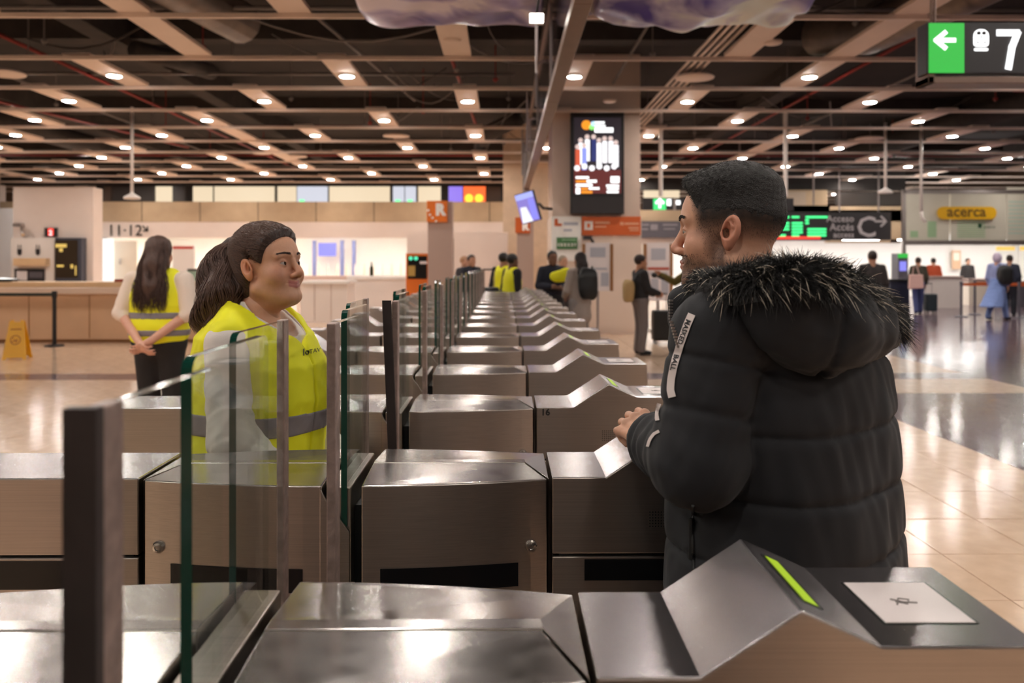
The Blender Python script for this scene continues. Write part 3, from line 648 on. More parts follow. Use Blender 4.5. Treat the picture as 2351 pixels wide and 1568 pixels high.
for q in ((1294, 510, 1327, 517), (1294, 526, 1313, 531)): slab('small_lettering', *q, YC - .066, .008, M_paperbl, e)
e = empty('green_notice', (0, 0, 0), 'green notice with white bands on the white column panel', 'notice'); slab('panel', 1278, 545, 1326, 572, YC - .09, .02, M_green, e); slab('white_band', 1281, 559, 1322, 565, YC - .095, .008, M_signw, e)
for k in range(5): slab('mark', 1283 + k * 8, 560, 1288 + k * 8, 564, YC - .1, .006, M_green, e)
slab('lettering', 1290, 549, 1322, 552, YC - .095, .008, mat('green_pale', srgb(150, 190, 150), .5), e)
# leaning notices with wooden frames
def notice_board(px0, px1, py0, py1, Y, label, foot):
    e = empty('notice_board', (0, 0, 0), label, 'notice board'); wd = (px1 - px0) * .1
    slab('sheet', px0 + wd, py0, px1 - wd, py1, Y, .03, M_paper, e)
    slab('side_rail', px0, py0 + 3, px0 + wd, py1, Y - .02, .05, M_brownwood, e); slab('side_rail', px1 - wd, py0 + 3, px1, py1, Y - .02, .05, M_brownwood, e)
    for q in ((.25, .1, .75, .3), (.2, .52, .8, .56), (.25, .62, .5, .9), (.6, .62, .85, .9)):
        slab('print', px0 + (px1 - px0) * q[0], py0 + (py1 - py0) * q[1], px0 + (px1 - px0) * q[2], py0 + (py1 - py0) * q[3], Y - .006, .006, M_paperbl, e)
    p = W((px0 + px1) / 2, 700, Y + .04); z_ = W(px0, py1, Y).z
    MB().tube([(p.x, Y + .05, .02), (p.x, Y + .05, z_ + .3)], .025, 10).build('stem', M_steelrod, e); MB().lathe([(.24, 0), (.24, .015), (.05, .03)], (p.x, Y + .05, 0), 20).build('foot', M_alu, e)
    return e
nb = notice_board(1337, 1408, 557, 668, 16.6, 'notice board with brown wooden sides and white sheets on a stand before the column', True)
nb2 = notice_board(1478, 1545, 557, 690, 18.6, 'notice board with a red banded sheet on a stand right of the column', True)
slab('red_band', 1487, 614, 1536, 619, 18.58, .006, mat('print_red', srgb(190, 80, 60), .6), nb2)
e = empty('security_camera', (0, 0, 0), 'small dark camera on the column just under the orange sign', 'camera'); p = W(1352, 547, YC - .2); MB().box(p.x - .12, p.x + .05, YC - .3, YC - .1, p.z - .03, p.z + .05).build('body', M_signblk, e); MB().tube([(p.x + .05, YC - .1, p.z), (p.x + .12, YC, p.z - .1)], .03, 8).build('arm', M_signblk, e)
# ---- tilted television on its bracket
e = empty('wall_television', W(1212, 476, 17.2), 'tilted television with a blue picture on a bracket beside the column', 'television')
tv = e; hw_, hh_ = .36, .34
mb = MB().box(-.23, .23, -.02, .05, -.31, .31); tvo = mb.build('case', M_black, tv, bevel=.01); MB().box(-.215, .215, -.028, -.02, -.295, .295).build('picture', E_violet, tv)
MB().box(-.215, .215, -.031, -.028, .18, .295).build('picture_top', emis('tv_light', (.4, .45, 1), 1.0), tv)
MB().add([(-.2, -.033, -.29), (.06, -.033, -.29), (-.02, -.033, .02), (-.16, -.033, .03)], [(0, 1, 2, 3)]).build('picture_figure', emis('tv_white', (.9, .9, .95), 1.0), tv)
MB().add([(.05, -.032, -.25), (.2, -.032, -.28), (.2, -.032, .16), (.06, -.032, .16)], [(0, 1, 2, 3)]).build('picture_side', E_blue, tv)
tv.rotation_euler = (math.radians(12), math.radians(-11), math.radians(-36))
e2 = MB().tube([W(1238, 468, 17.3), W(1247, 478, 17.5), W(1252, 478, 17.7), W(1266, 480, 18.0)], .03, 8).build('wall_bracket', M_black); tag(e2, 'black jointed bracket arm between the television and the column', 'bracket')

# ---- hanging smoke curtain of glass with a metal rail along its lower edge
e = empty('smoke_curtain', (0, 0, 0), 'long glass smoke curtain with a brown metal lower rail hanging from the ceiling', 'smoke curtain')
M_curt = glass_mat('curtain_glass', (0.62, 0.58, 0.62), 1.6, 0.08)
M_rail = mat('rail_brown', srgb(128, 104, 92), .4, .4, noise=.1, nscale=6)
yy = [-2.0, 2.1, 6.2, 10.0, 14.0, 18.0, 22.0]
for i in range(6):
    y0, y1 = yy[i], yy[i + 1]
    MB().box(.545, .56, y0 + .01, y1 - .01, 3.46, 4.55).build('glass_pane', M_curt, e); MB().box(.50, .64, y0, y1, 3.38, 3.47).build('lower_rail', M_rail, e, bevel=.006)
    MB().box(.515, .60, y0, y1, 4.53, 4.66).build('upper_rail', M_rail, e); MB().box(.53, .575, y1 - .04, y1, 3.45, 4.55).build('mullion', M_steelrod, e)
    MB().box(.62, .66, y0, y1 - .6 * (i % 2), 3.46, 3.50).build('side_strip', M_bar, e)
MB().box(.47, .66, 21.9, 22.0, 2.95, 4.6).build('end_post', M_steelrod, e)
for y in (11.2, 15.7, 20): MB().tube([(.42, y, 3.55), (.42, y, 4.65)], .02, 8).build('hanger', M_steelrod, e); MB().tube([(.42, y, 4.1), (.52, y, 4.15), (.55, y, 4.15)], .02, 8).build('clamp', M_steelrod, e)
# work lamp fixed to it
e = empty('work_lamp', W(1232, 42, 8.0), 'small bright work lamp clamped high beside the smoke curtain', 'lamp')
MB().box(-.07, .07, 0, .06, -.05, .05).build('housing', M_alu, e); MB().box(-.06, .06, -.012, 0, -.04, .04).build('lens', emis('work_lamp_glow', (1, .95, .85), 25.0), e); MB().tube([(0, .03, -.04), (0, .05, -.5)], .015, 6).build('stem', M_alu, e); MB().tube([(0, .03, .05), (0.1, .2, .75)], .012, 6).build('cable', M_black, e)
# ---- plastic sheets slung under the ceiling
def tarp(px0, px1, pyb, Y0, Y1, label, seed, cols3):
    m = bpy.data.materials.new('plastic_sheet'); m.use_nodes = True; nt = m.node_tree; b = nt.nodes['Principled BSDF']
    n = nt.nodes.new('ShaderNodeTexNoise'); n.inputs['Scale'].default_value = 1.1; n.inputs['Detail'].default_value = 3; n.inputs['Distortion'].default_value = 1.2
    tc = nt.nodes.new('ShaderNodeTexCoord'); nt.links.new(tc.outputs['Object'], n.inputs['Vector'])
    r = nt.nodes.new('ShaderNodeValToRGB'); r.color_ramp.elements[0].position = .36; r.color_ramp.elements[0].color = (*cols3[0], 1); r.color_ramp.elements[1].position = .62; r.color_ramp.elements[1].color = (*cols3[2], 1)
    q = r.color_ramp.elements.new(.5); q.color = (*cols3[1], 1)
    nt.links.new(n.outputs['Fac'], r.inputs[0]); nt.links.new(r.outputs[0], b.inputs['Base Color']); b.inputs['Roughness'].default_value = .28; b.inputs['Transmission Weight'].default_value = .0
    rr = np.random.default_rng(seed); nx, ny = 70, 34; v = []
    ph = rr.uniform(0, 6.28, 8); fr_ = rr.uniform(2, 9, 8)
    for j in range(ny + 1):
        for i in range(nx + 1):
            u, t = i / nx, j / ny; Y = Y0 + (Y1 - Y0) * t
            xa, xb = W(px0, 0, Y1).x, W(px1, 0, Y1).x
            x = xa + (xb - xa) * u
            sag = math.sin(math.pi * min(1, max(0, t))) ** .7 * (.26 + .04 * math.sin(2.2 * math.pi * u + ph[0])) * (math.sin(math.pi * u) ** .18)
            wr = sum(math.sin(fr_[k] * (x * math.cos(ph[k]) + Y * math.sin(ph[k]) * 1.2) + ph[k]) for k in range(8)) * .016
            wr += .035 * abs(math.sin(5 * x + 2.5 * Y + ph[3])) * math.sin(math.pi * t)
            v.append((x, Y, 4.57 - sag + wr))
    f = [(j * (nx + 1) + i, j * (nx + 1) + i + 1, (j + 1) * (nx + 1) + i + 1, (j + 1) * (nx + 1) + i) for j in range(ny) for i in range(nx)]
    mb = MB(); mb.add(v, f); o = mb.build('plastic_sheet', m, smooth=True); tag(o, label, 'plastic sheet', 'plastic sheets under the ceiling')
    s = o.modifiers.new('thickness', 'SOLIDIFY'); s.thickness = .004
    return o
tarp(845, 1240, 30, 8.85, 10.75, 'violet and white plastic sheet slung under the ceiling left of the smoke curtain', 3, (srgb(72, 60, 150), srgb(160, 150, 206), srgb(228, 222, 242)))
tarp(1350, 1800, 30, 8.85, 10.75, 'violet and pale green plastic sheet slung under the ceiling right of the smoke curtain', 5, (srgb(70, 56, 156), srgb(176, 172, 210), srgb(228, 234, 226)))
# ---- suspended antennas
def antenna(px, py, Y, label, cone=True):
    p = W(px, py, Y); e = empty('ceiling_antenna', (p.x, Y, p.z), label, 'antenna')
    MB().tube([(0, 0, .03), (0, 0, HC + .3 - p.z)], .035, 10).build('tube', M_white, e, smooth=True)
    if cone: MB().lathe([(.02, .16), (.05, .1), (.17, .03), (.18, 0), (.17, -.02), (.02, -.03)], n=20).build('dish', M_white, e, smooth=True)
    else: MB().tube([(0, 0, .05), (.02, 0, -.1), (.08, -.05, -.22)], .04, 8).build('elbow', M_white, e, smooth=True)
antenna(303, 455, 19, 'white disc antenna on a tube above the left counter'); antenna(2033, 442, 21, 'white disc antenna on a tube above the access C sign'); antenna(2115, 490, 21, 'white tube with a bent end hanging left of the yellow acerca sign', False)
# ================================================================== SIGNS AND ROOMS ON THE RIGHT
# ---- the illuminated platform sign
YS = 6.8
e = empty('platform_sign', (0, 0, 0), 'hanging platform sign with a green arrow field, a train symbol and the number 7', 'sign')
sx0, sx1, sz0, sz1 = rect_on(2128, 52, 2560, 168, YS)
MB().box(sx0, sx1, YS, YS + .16, sz0, sz1).build('light_box', M_signblk, e, bevel=.006)
fx0 = W(2104, 100, YS + .22).x
mb = MB().box(fx0, sx1, YS + .02, YS + .24, sz0 - .075, sz0 - .02); mb.box(fx0, fx0 + .05, YS + .02, YS + .24, sz0 - .075, sz1 - .0); mb.build('frame', M_rail, e, bevel=.005)
slab('green_field', 2133, 53, 2214, 167, YS - .006, .006, E_green, e)
def stroke(pts, wd, m, nm, Y, par):
    mb = MB()
    for a, b in zip(pts[:-1], pts[1:]):
        a, b = W(*a, Y), W(*b, Y); d = Vector((b.x - a.x, 0, b.z - a.z)).normalized(); n = Vector((-d.z, 0, d.x)) * wd / 2; q = [a + n - d * wd * .3, a - n - d * wd * .3, b - n + d * wd * .3, b + n + d * wd * .3]
        mb.prism([(k.x, k.z) for k in q], Y, Y + .005)
    return mb.build(nm, m, par)
stroke([(2192, 92), (2150, 92)], .034, E_white, 'arrow_shaft', YS - .012, e); stroke([(2171, 74), (2149, 92), (2171, 110)], .034, E_white, 'arrow_head', YS - .013, e)
def rrect(cx, cz, hw, hh, r, Y, m, nm, par, rt=None):
    pts = []; rt = rt or r
    for (sx, sz, a0, rr) in ((1, 1, 0, rt), (-1, 1, 90, rt), (-1, -1, 180, r), (1, -1, 270, r)):
        for k in range(6): a_ = math.radians(a0 + 18 * k); pts.append((cx + sx * (hw - rr) + rr * math.cos(a_), cz + sz * (hh - rr) + rr * math.sin(a_)))
    return MB().prism(pts, Y, Y + .005).build(nm, m, par)
p = W(2253, 87, YS - .012); k_ = YS / F
rrect(p.x, p.z, 17.5 * k_, 20 * k_, 8 * k_, YS - .012, E_white, 'train_body', e, 15 * k_); rrect(p.x, p.z - 26.5 * k_, 16 * k_, 3.2 * k_, 3 * k_, YS - .012, E_white, 'train_track', e)
for s_ in (-1, 1): rrect(p.x + s_ * 6 * k_, p.z + 11 * k_, 4.5 * k_, 4 * k_, 2 * k_, YS - .015, M_signblk, 'train_window', e); rrect(p.x + s_ * 8 * k_, p.z - 10 * k_, 2.2 * k_, 2.2 * k_, 2 * k_, YS - .015, M_signblk, 'train_lamp', e)
rrect(p.x, p.z + 2 * k_, 2.0 * k_, 2.0 * k_, 1.8 * k_, YS - .015, M_signblk, 'train_lamp', e)
stroke([(2293, 75), (2337, 75)], .05, E_white, 'numeral_bar', YS - .012, e); stroke([(2337, 75), (2324, 108), (2316, 155)], .052, E_white, 'numeral_leg', YS - .013, e)
for px in (2138, 2146): a = W(px, 0, YS + .1); MB().tube([(a.x, YS + .1, sz1), (a.x, YS + .1, 5.9)], .011, 6).build('hanger_rod', M_rail, e)
# ---- black hanging sign between column and man's head
e = empty('hanging_sign', (0, 0, 0), 'black hanging sign with a green arrow box behind the head of the man', 'sign'); YH = 20.0
slab('board', 1476, 455, 1822, 482, YH, .1, M_signblk, e); slab('green_box', 1500, 456, 1529, 482, YH - .01, .01, emis('glow_green_bright', (.05, .8, .2), 1.0), e)
stroke([(1515, 476), (1515, 462)], .06, E_white, 'arrow_shaft', YH - .02, e); stroke([(1507, 466), (1515, 458), (1523, 466)], .06, E_white, 'arrow_head', YH - .021, e)
for q in ((1531, 457, 1541, 472), (1552, 460, 1562, 470), (1776, 457, 1797, 464), (1776, 468, 1794, 480)): slab('lit_mark', *q, YH - .01, .01, E_white, e)
slab('divider', 1546, 456, 1552, 482, YH - .008, .01, M_alu, e)
for px in (1518, 1805): a = W(px, 450, YH); MB().tube([(a.x, YH + .05, a.z), (a.x, YH + .05, HC + .4)], .05, 8).build('hanger_tube', M_white, e)
# ---- grey sign strip and far wall pieces behind
YR = 33.0
wr = MB(); 
for (x0, x1, y0, y1, mi) in ((1466, 2100, 482, 508, 1), (1466, 1780, 545, 560, 0), (1780, 1900, 436, 476, 1), (1900, 2080, 474, 487, 1), (2045, 2080, 487, 557, 1), (1900, 2080, 550, 557, 1)):
    a, b, c, d = rect_on(x0, y0, x1, y1, YR); wr.box(a, b, YR, YR + .3, c, d, mi)
a, b, c, d = rect_on(1466, 330, 2080, 436, YR); wr.box(a, b, YR + .05, YR + .35, c, 5.9, 2)
wall_right = tag(wr.build('wall_right', [M_wallw, M_conc, M_slab]), kind='structure')
tag(slab('window_20', 1918, 440, 2070, 472, YR + .2, .05, cols['dark']), kind='structure'); tag(slab('window_21', 1478, 433, 1560, 454, YR + .2, .05, cols['warm']), kind='structure'); tag(slab('window_22', 1785, 440, 1850, 472, YR - .05, .05, mat('blind', srgb(190, 170, 150), .6)), kind='structure')
e = empty('shop_fascia', (0, 0, 0), 'long slate grey fascia sign right of the column', 'sign'); slab('board', 1470, 508, 1780, 546, YR - .2, .15, M_greysign, e)
for q in ((1472, 514, 1490, 518), (1472, 524, 1488, 528), (1494, 515, 1510, 528), (1522, 514, 1556, 518), (1524, 524, 1550, 527), (1563, 516, 1575, 530)): slab('faint_lettering', *q, YR - .21, .01, mat('fascia_letters', srgb(150, 144, 150), .5), e)
# ---- departure board and access sign
YD = 30.0
e = empty('departure_board', (0, 0, 0), 'departure board with glowing green rows and a red line at its foot', 'departure board')
slab('case', 1660, 478, 1905, 552, YD, .2, M_signblk, e)
for px in (1700, 1870): a = W(px, 478, YD); MB().tube([(a.x, YD + .1, a.z), (a.x, YD + .1, 5.9)], .03, 8).build('hanger_rod', M_steelrod, e); slab('header', 1812, 472, 1905, 486, YD - .02, .05, M_greendk, e)
R3 = random.Random(3)
for r in range(7):
    y = 496 + r * 7.0
    for (x0, x1) in ((1776, 1788), (1790, 1812), (1818, 1843)): 
        if R3.random() < .9: slab('led_row', x0, y, x1 - (R3.random() < .25) * 8, y + 4.6, YD - .02, .01, E_led, e)
    if r in (0,): slab('led_row', 1850, y, 1900, y + 4.6, YD - .02, .01, E_led, e)
    elif r in (1, 2): slab('led_row', 1849, y, 1857, y + 4.6, YD - .02, .01, E_led, e)
    elif r >= 4: slab('led_row', 1854, y, 1897, y + 4.6, YD - .02, .01, E_led, e)
slab('red_line', 1776, 543, 1884, 549, YD - .02, .01, E_red, e)
e = empty('access_sign', (0, 0, 0), 'dark sign with the letter C, an arrow and three small words', 'sign'); slab('board', 1907, 487, 2046, 551, YD, .15, M_signblk, e)
for px in (1930, 2020): a = W(px, 487, YD); MB().tube([(a.x, YD + .1, a.z), (a.x, YD + .1, 5.9)], .03, 8).build('hanger_rod', M_steelrod, e)
M_sl = mat('sign_letters', srgb(190, 182, 184), .5)
text_on('letter', 'C', M_sl, e, W(1966, 543, YD - .02), 1.02, bold=.012)
for s_, py, sz in (('Acceso', 509, .33), ('Accés', 529, .36), ('access', 545, .29)): text_on('word', s_, M_sl, e, W(1961, py, YD - .02), sz, align='RIGHT', bold=.004)
stroke([(2010, 508), (2034, 508)], .07, M_sl, 'arrow_shaft', YD - .02, e); stroke([(2023, 497), (2035, 508), (2023, 519)], .07, M_sl, 'arrow_head', YD - .021, e)
# ---- glass shop front with the yellow sign
YG = 29.5
e = empty('glazed_facade', (0, 0, 0), 'tall translucent glass shop front with pale green stripes on the right', 'shop front')
M_front = mat('frosted_glass', srgb(214, 208, 192), .12, spec=.7, noise=.08, nscale=.8)
slab('glass_panel', 2078, 442, 2180, 556, YG, .06, M_front, e); slab('glass_panel', 2182, 442, 2310, 556, YG, .06, M_front, e); slab('glass_panel', 2312, 430, 2480, 556, YG, .06, M_front, e)
slab('lower_rail', 2074, 552, 2480, 562, YG - .05, .16, M_alu, e); slab('upper_rail', 2074, 436, 2480, 444, YG - .03, .12, M_alu, e); slab('edge_post', 2072, 436, 2080, 700, YG - .03, .1, M_alu, e)
gs = mat('green_stripe', srgb(160, 190, 150), .3); gs2 = mat('teal_stripe', srgb(176, 200, 186), .3)
for r in range(9): slab('stripe', 2198, 508 + r * 4.4, 2262, 510 + r * 4.4, YG - .01, .01, gs, e); slab('stripe', 2316, 462 + r * 9, 2480, 465 + r * 9, YG - .01, .01, gs2, e)
for q in ((2130, 508, 2150, 545), (2090, 530, 2108, 545)): slab('tint_panel', *q, YG - .01, .01, gs, e)
text_on('small_word', 'acerca', M_greendk, e, W(2258, 524, YG - .02), .16); slab('small_leaf', 2246, 513, 2254, 523, YG - .02, .01, M_greendk, e)
e = empty('shop_sign', (0, 0, 0), 'yellow pill shaped sign reading acerca on the glass shop front', 'sign')
p = W(2219, 489, YG - .12); k_ = YG / F
rrect(p.x, p.z, 69 * k_, 14.5 * k_, 14 * k_, YG - .14, mat('sign_yellow', srgb(232, 178, 24), .45), 'board', e)
for s_ in (-1, 1): MB().tube([(p.x + s_ * .6, YG - .14, p.z), (p.x + s_ * .6, YG - .02, p.z)], .02, 6).build('standoff', M_alu, e)
text_on('lettering', 'acerca', mat('sign_brown', srgb(116, 84, 20), .5), e, W(2219, 497, YG - .15), .52, align='CENTER', bold=.012)
# ---- lit ticket hall under the shop front
rr_ = room('wall_right_room', W(1480, 600, YR + .6).x, 23, YR + .6, YR + 5, 2.62)
for x in np.arange(6, 22, 1.7):
    for y in (YR + 1.2, YR + 3): MB().box(x, x + 1.1, y, y + .45, 2.57, 2.61).build('light_panel', M_roomlight, rr_)
for x in np.arange(12.2, 22, 2.0): MB().box(x, x + 1.2, YG + .8, YG + 1.2, 2.30, 2.34).build('light_panel', M_roomlight, rr_)
for q, m_, l_ in (((2062, 582, 2085, 650), M_greysign, 'grey machine with a green top by the entrance of the lit hall'),):
    e = empty('vending_machine', (0, 0, 0), l_, 'machine'); slab0('body', q[0], q[1], q[2], 28.6, .5, m_, e); slab('green_top', q[0], 582, q[2], 592, 28.58, .02, E_green, e); slab('screen', q[0] + 4, 600, q[2] - 4, 622, 28.58, .02, E_blue, e)
def hall_counter(px0, px1, py, Y, label, m=M_white):
    e = empty('ticket_counter', (0, 0, 0), label, 'counter'); slab0('body', px0, py + 5, px1, Y, .6, m, e); slab('top', px0 - 2, py, px1 + 2, py + 5, Y - .05, .7, M_totem, e)
    return e
hall_counter(2130, 2210, 634, 28.0, 'white ticket counter behind the person with the pink bag'); hall_counter(2225, 2300, 640, 30.0, 'white ticket counter behind the person in blue', M_cream); hall_counter(2305, 2400, 645, 29.0, 'grey ticket counter at the right edge', M_greysign)
e = empty('dark_bin', (0, 0, 0), 'dark blue waste bin left of the person with the pink bag', 'bin'); slab0('body', 2044, 645, 2088, 25.5, .5, mat('navy', srgb(38, 42, 62), .5), e); slab('lid', 2042, 641, 2090, 646, 25.45, .6, M_black, e)
e = empty('hall_poster', (0, 0, 0), 'beige wall poster at the back of the lit hall on the right', 'poster'); slab('sheet', 2186, 575, 2206, 618, YR + 4.8, .03, M_desk, e); slab('print', 2189, 580, 2203, 598, YR + 4.79, .01, M_cream, e)
for px in (2290, 2345): thing1(slab('yellow_lamp_strip', px, 566, px + 40, 575, YG + 2, .1, emis('amber', (1, .6, .1), .9)), {2290: 'amber light strip above the person in blue', 2345: 'amber light strip at the right edge of the lit hall'}[px], 'light')
for px, py, Y, l_ in ((2207, 690, 23.5, 'barrier post left of the person in blue'), (2238, 690, 24.5, 'barrier post just behind the blue coat'), (2340, 693, 22.8, 'barrier post near the right edge')):
    b_ = belt_post(px, py, Y, .98, l_, M_greysign, .035, .18)
    MB().box(0, 1.9 if px < 2300 else 2.2, -.004, .004, .86, .94).build('belt', M_orange2, b_)
# ================================================================== TOOLS FOR BODIES AND CLOTHES
def vlen(a): return np.sqrt((a * a).sum(-1))
def A3(*v): return np.array(v, float)
def rc(p, a, b, r1, r2):
    a, b = np.asarray(a, float), np.asarray(b, float); ba = b - a
    t = np.clip(((p - a) @ ba) / max(ba @ ba, 1e-9), 0, 1)
    return vlen(p - (a + t[:, None] * ba)) - (r1 + (r2 - r1) * t)
def sph(p, c, r): return vlen(p - np.asarray(c, float)) - r
def ell(p, c, r, R=None):
    q = p - np.asarray(c, float)
    if R is not None: q = q @ R
    r = np.asarray(r, float); k0 = vlen(q / r); k1 = vlen(q / (r * r)) + 1e-9
    return k0 * (k0 - 1) / k1
def smin(a, b, k):
    h = np.clip(.5 + .5 * (b - a) / k, 0, 1); return b * (1 - h) + a * h - k * h * (1 - h)
def smax(a, b, k): return -smin(-a, -b, k)
def chain(p, pts, rs, k=0.0):
    d = None
    for i in range(len(pts) - 1):
        e = rc(p, pts[i], pts[i + 1], rs[i], rs[i + 1]); d = e if d is None else (np.minimum(d, e) if not k else smin(d, e, k))
    return d
def surface(f, lo, hi, h, band=5):
    """closed surface of f = 0 by surface nets on a grid evaluated only near the surface"""
    lo = np.asarray(lo, float); hi = np.asarray(hi, float); B = 4
    n = (np.ceil((hi - lo) / (h * B)).astype(int) + 1) * B
    ax = [lo[i] + h * np.arange(n[i]) for i in range(3)]
    cx = [a[::B] + h * (B - 1) / 2 for a in ax]
    G = np.stack(np.meshgrid(*cx, indexing='ij'), -1).reshape(-1, 3)
    fc = f(G).reshape([len(c) for c in cx])
    near = np.abs(fc) < h * B * 1.9
    mask = np.repeat(np.repeat(np.repeat(near, B, 0), B, 1), B, 2)[:n[0], :n[1], :n[2]]
    V = np.repeat(np.repeat(np.repeat(np.sign(fc) * 9.0, B, 0), B, 1), B, 2)[:n[0], :n[1], :n[2]].astype(float)
    I = np.argwhere(mask); P = lo + I * h
    out = np.empty(len(P))
    for s in range(0, len(P), 400000): out[s:s + 400000] = f(P[s:s + 400000])
    V[mask] = out
    ins = V < 0
    c = ins[:-1, :-1, :-1].astype(np.int8)
    for d in ((1, 0, 0), (0, 1, 0), (0, 0, 1), (1, 1, 0), (1, 0, 1), (0, 1, 1), (1, 1, 1)):
        c = c + ins[d[0]:n[0] - 1 + d[0], d[1]:n[1] - 1 + d[1], d[2]:n[2] - 1 + d[2]]
    act = (c > 0) & (c < 8); C = np.argwhere(act); idx = -np.ones(act.shape, int); idx[tuple(C.T)] = np.arange(len(C))
    acc = np.zeros((len(C), 3)); cnt = np.zeros(len(C))
    cr = [(0, 0, 0), (1, 0, 0), (0, 1, 0), (1, 1, 0), (0, 0, 1), (1, 0, 1), (0, 1, 1), (1, 1, 1)]
    cv = [V[tuple((C + np.array(q)).T)] for q in cr]
    for i in range(8):
        for a in range(3):
            if cr[i][a]: continue
            q = list(cr[i]); q[a] = 1; j = cr.index(tuple(q)); m = (cv[i] < 0) != (cv[j] < 0)
            t = np.clip(cv[i][m] / (cv[i][m] - cv[j][m]), 0, 1); pt = np.tile(np.array(cr[i], float), (m.sum(), 1)); pt[:, a] += t
            acc[m] += pt; cnt[m] += 1
    verts = lo + (C + acc / np.maximum(cnt, 1)[:, None]) * h
    quads = []
    for a in range(3):
        b_, c_ = (a + 1) % 3, (a + 2) % 3
        s0 = [slice(1, None)] * 3; s1 = [slice(1, None)] * 3
        sl0 = [slice(1, n[k] - 1) for k in range(3)]; sl0[a] = slice(0, n[a] - 1); sl1 = list(sl0); sl1[a] = slice(1, n[a])
        x0, x1 = ins[tuple(sl0)], ins[tuple(sl1)]; E = np.argwhere(x0 != x1)
        if not len(E): continue
        off = np.ones(3, int); off[a] = 0; E = E + off; flip = ins[tuple(E.T)]
        def cell(db, dc):
            q = E.copy(); q[:, b_] -= db; q[:, c_] -= dc; return idx[tuple(q.T)]
        Q = np.stack([cell(1, 1), cell(0, 1), cell(0, 0), cell(1, 0)], 1); Q[~flip] = Q[~flip][:, ::-1]
        quads.append(Q[(Q >= 0).all(1)])
    return verts, np.concatenate(quads)
def np_mesh(name, verts, quads, mats, parent=None, color=None, smooth=True, loc=None):
    me = bpy.data.meshes.new(name); k = quads.shape[1]
    me.vertices.add(len(verts)); me.vertices.foreach_set('co', np.ascontiguousarray(verts, np.float32).ravel())
    me.loops.add(quads.size); me.loops.foreach_set('vertex_index', quads.astype(np.int32).ravel())
    me.polygons.add(len(quads)); me.polygons.foreach_set('loop_start', np.arange(0, quads.size, k, dtype=np.int32))
    try: me.polygons.foreach_set('loop_total', np.full(len(quads), k, np.int32))
    except Exception: pass
    me.update(calc_edges=True)
    if smooth: me.polygons.foreach_set('use_smooth', np.ones(len(quads), bool))
    for m in (mats if isinstance(mats, (list, tuple)) else [mats]): me.materials.append(m)
    if color is not None:
        a = me.color_attributes.new('Col', 'FLOAT_COLOR', 'POINT'); c4 = np.ones((len(verts), 4), np.float32); c4[:, :3] = color; a.data.foreach_set('color', c4.ravel())
    me.validate()
    return link(name, me, parent, loc)
def sdf_obj(name, f, lo, hi, h, m, parent, color=None):
    v, q = surface(f, lo, hi, h)
    return np_mesh(name, v, q, m, parent, color(v) if color else None)
def strands(name, P, R, mats, parent, sides=3, color=None):
    """P (N,K,3) centre lines, R (N,K) radii -> tapered hair strands"""
    N, K, _ = P.shape
    T = np.gradient(P, axis=1); T /= vlen(T)[..., None] + 1e-9
    up = np.array([0.31, 0.23, 0.92]); a = np.cross(T, up); a /= vlen(a)[..., None] + 1e-9; b = np.cross(T, a)
    ang = 2 * np.pi * np.arange(sides) / sides
    V = P[:, :, None, :] + R[:, :, None, None] * (a[:, :, None, :] * np.cos(ang)[:, None] + b[:, :, None, :] * np.sin(ang)[:, None])
    i = np.arange(N)[:, None, None] * K * sides; k = np.arange(K - 1)[None, :, None] * sides; j = np.arange(sides)[None, None, :]
    q = np.stack([i + k + j, i + k + (j + 1) % sides, i + k + sides + (j + 1) % sides, i + k + sides + j], -1).reshape(-1, 4)
    col = None
    if color is not None: col = np.repeat(color, K * sides, axis=0)
    return np_mesh(name, V.reshape(-1, 3), q, mats, parent, col)
def frame(fwd, up=(0, 0, 1)):
    y = np.asarray(fwd, float); y = y / np.linalg.norm(y); z = np.asarray(up, float); x = np.cross(y, z); x /= np.linalg.norm(x); z = np.cross(x, y)
    return np.stack([x, y, z], 1)          # columns: side, forward, up
def vnoise(p, s, seed=0):
    """cheap smooth noise in about [-1, 1] from a few sines"""
    r = np.random.default_rng(seed); o = 0
    for i in range(5):
        d = r.normal(size=3); d /= np.linalg.norm(d); o = o + np.sin(p @ d * s * (1 + .45 * i) + r.uniform(0, 6.28)) / (1 + .3 * i)
    return o / 3.0
def ray_hit(px, py, f, y0, y1, n=400):
    """where the sight line through a photo pixel first meets a surface"""
    ys = np.linspace(y0, y1, n); a = np.array(W(px, py, 1.0)) - np.array([0, 0, H]); p = a[None, :] * ys[:, None] + np.array([0, 0, H])
    d = f(p); k = np.argmax(d < 0)
    if d[k] >= 0: k = int(np.argmin(d)); return p[k]
    t = d[k - 1] / (d[k - 1] - d[k]) if k else 0
    return p[max(k - 1, 0)] * (1 - t) + p[k] * t
def grad(f, p, e=.002):
    p = np.atleast_2d(p); g = np.stack([f(p + e * np.eye(3)[i]) - f(p - e * np.eye(3)[i]) for i in range(3)], 1); return g / (vlen(g)[:, None] + 1e-9)
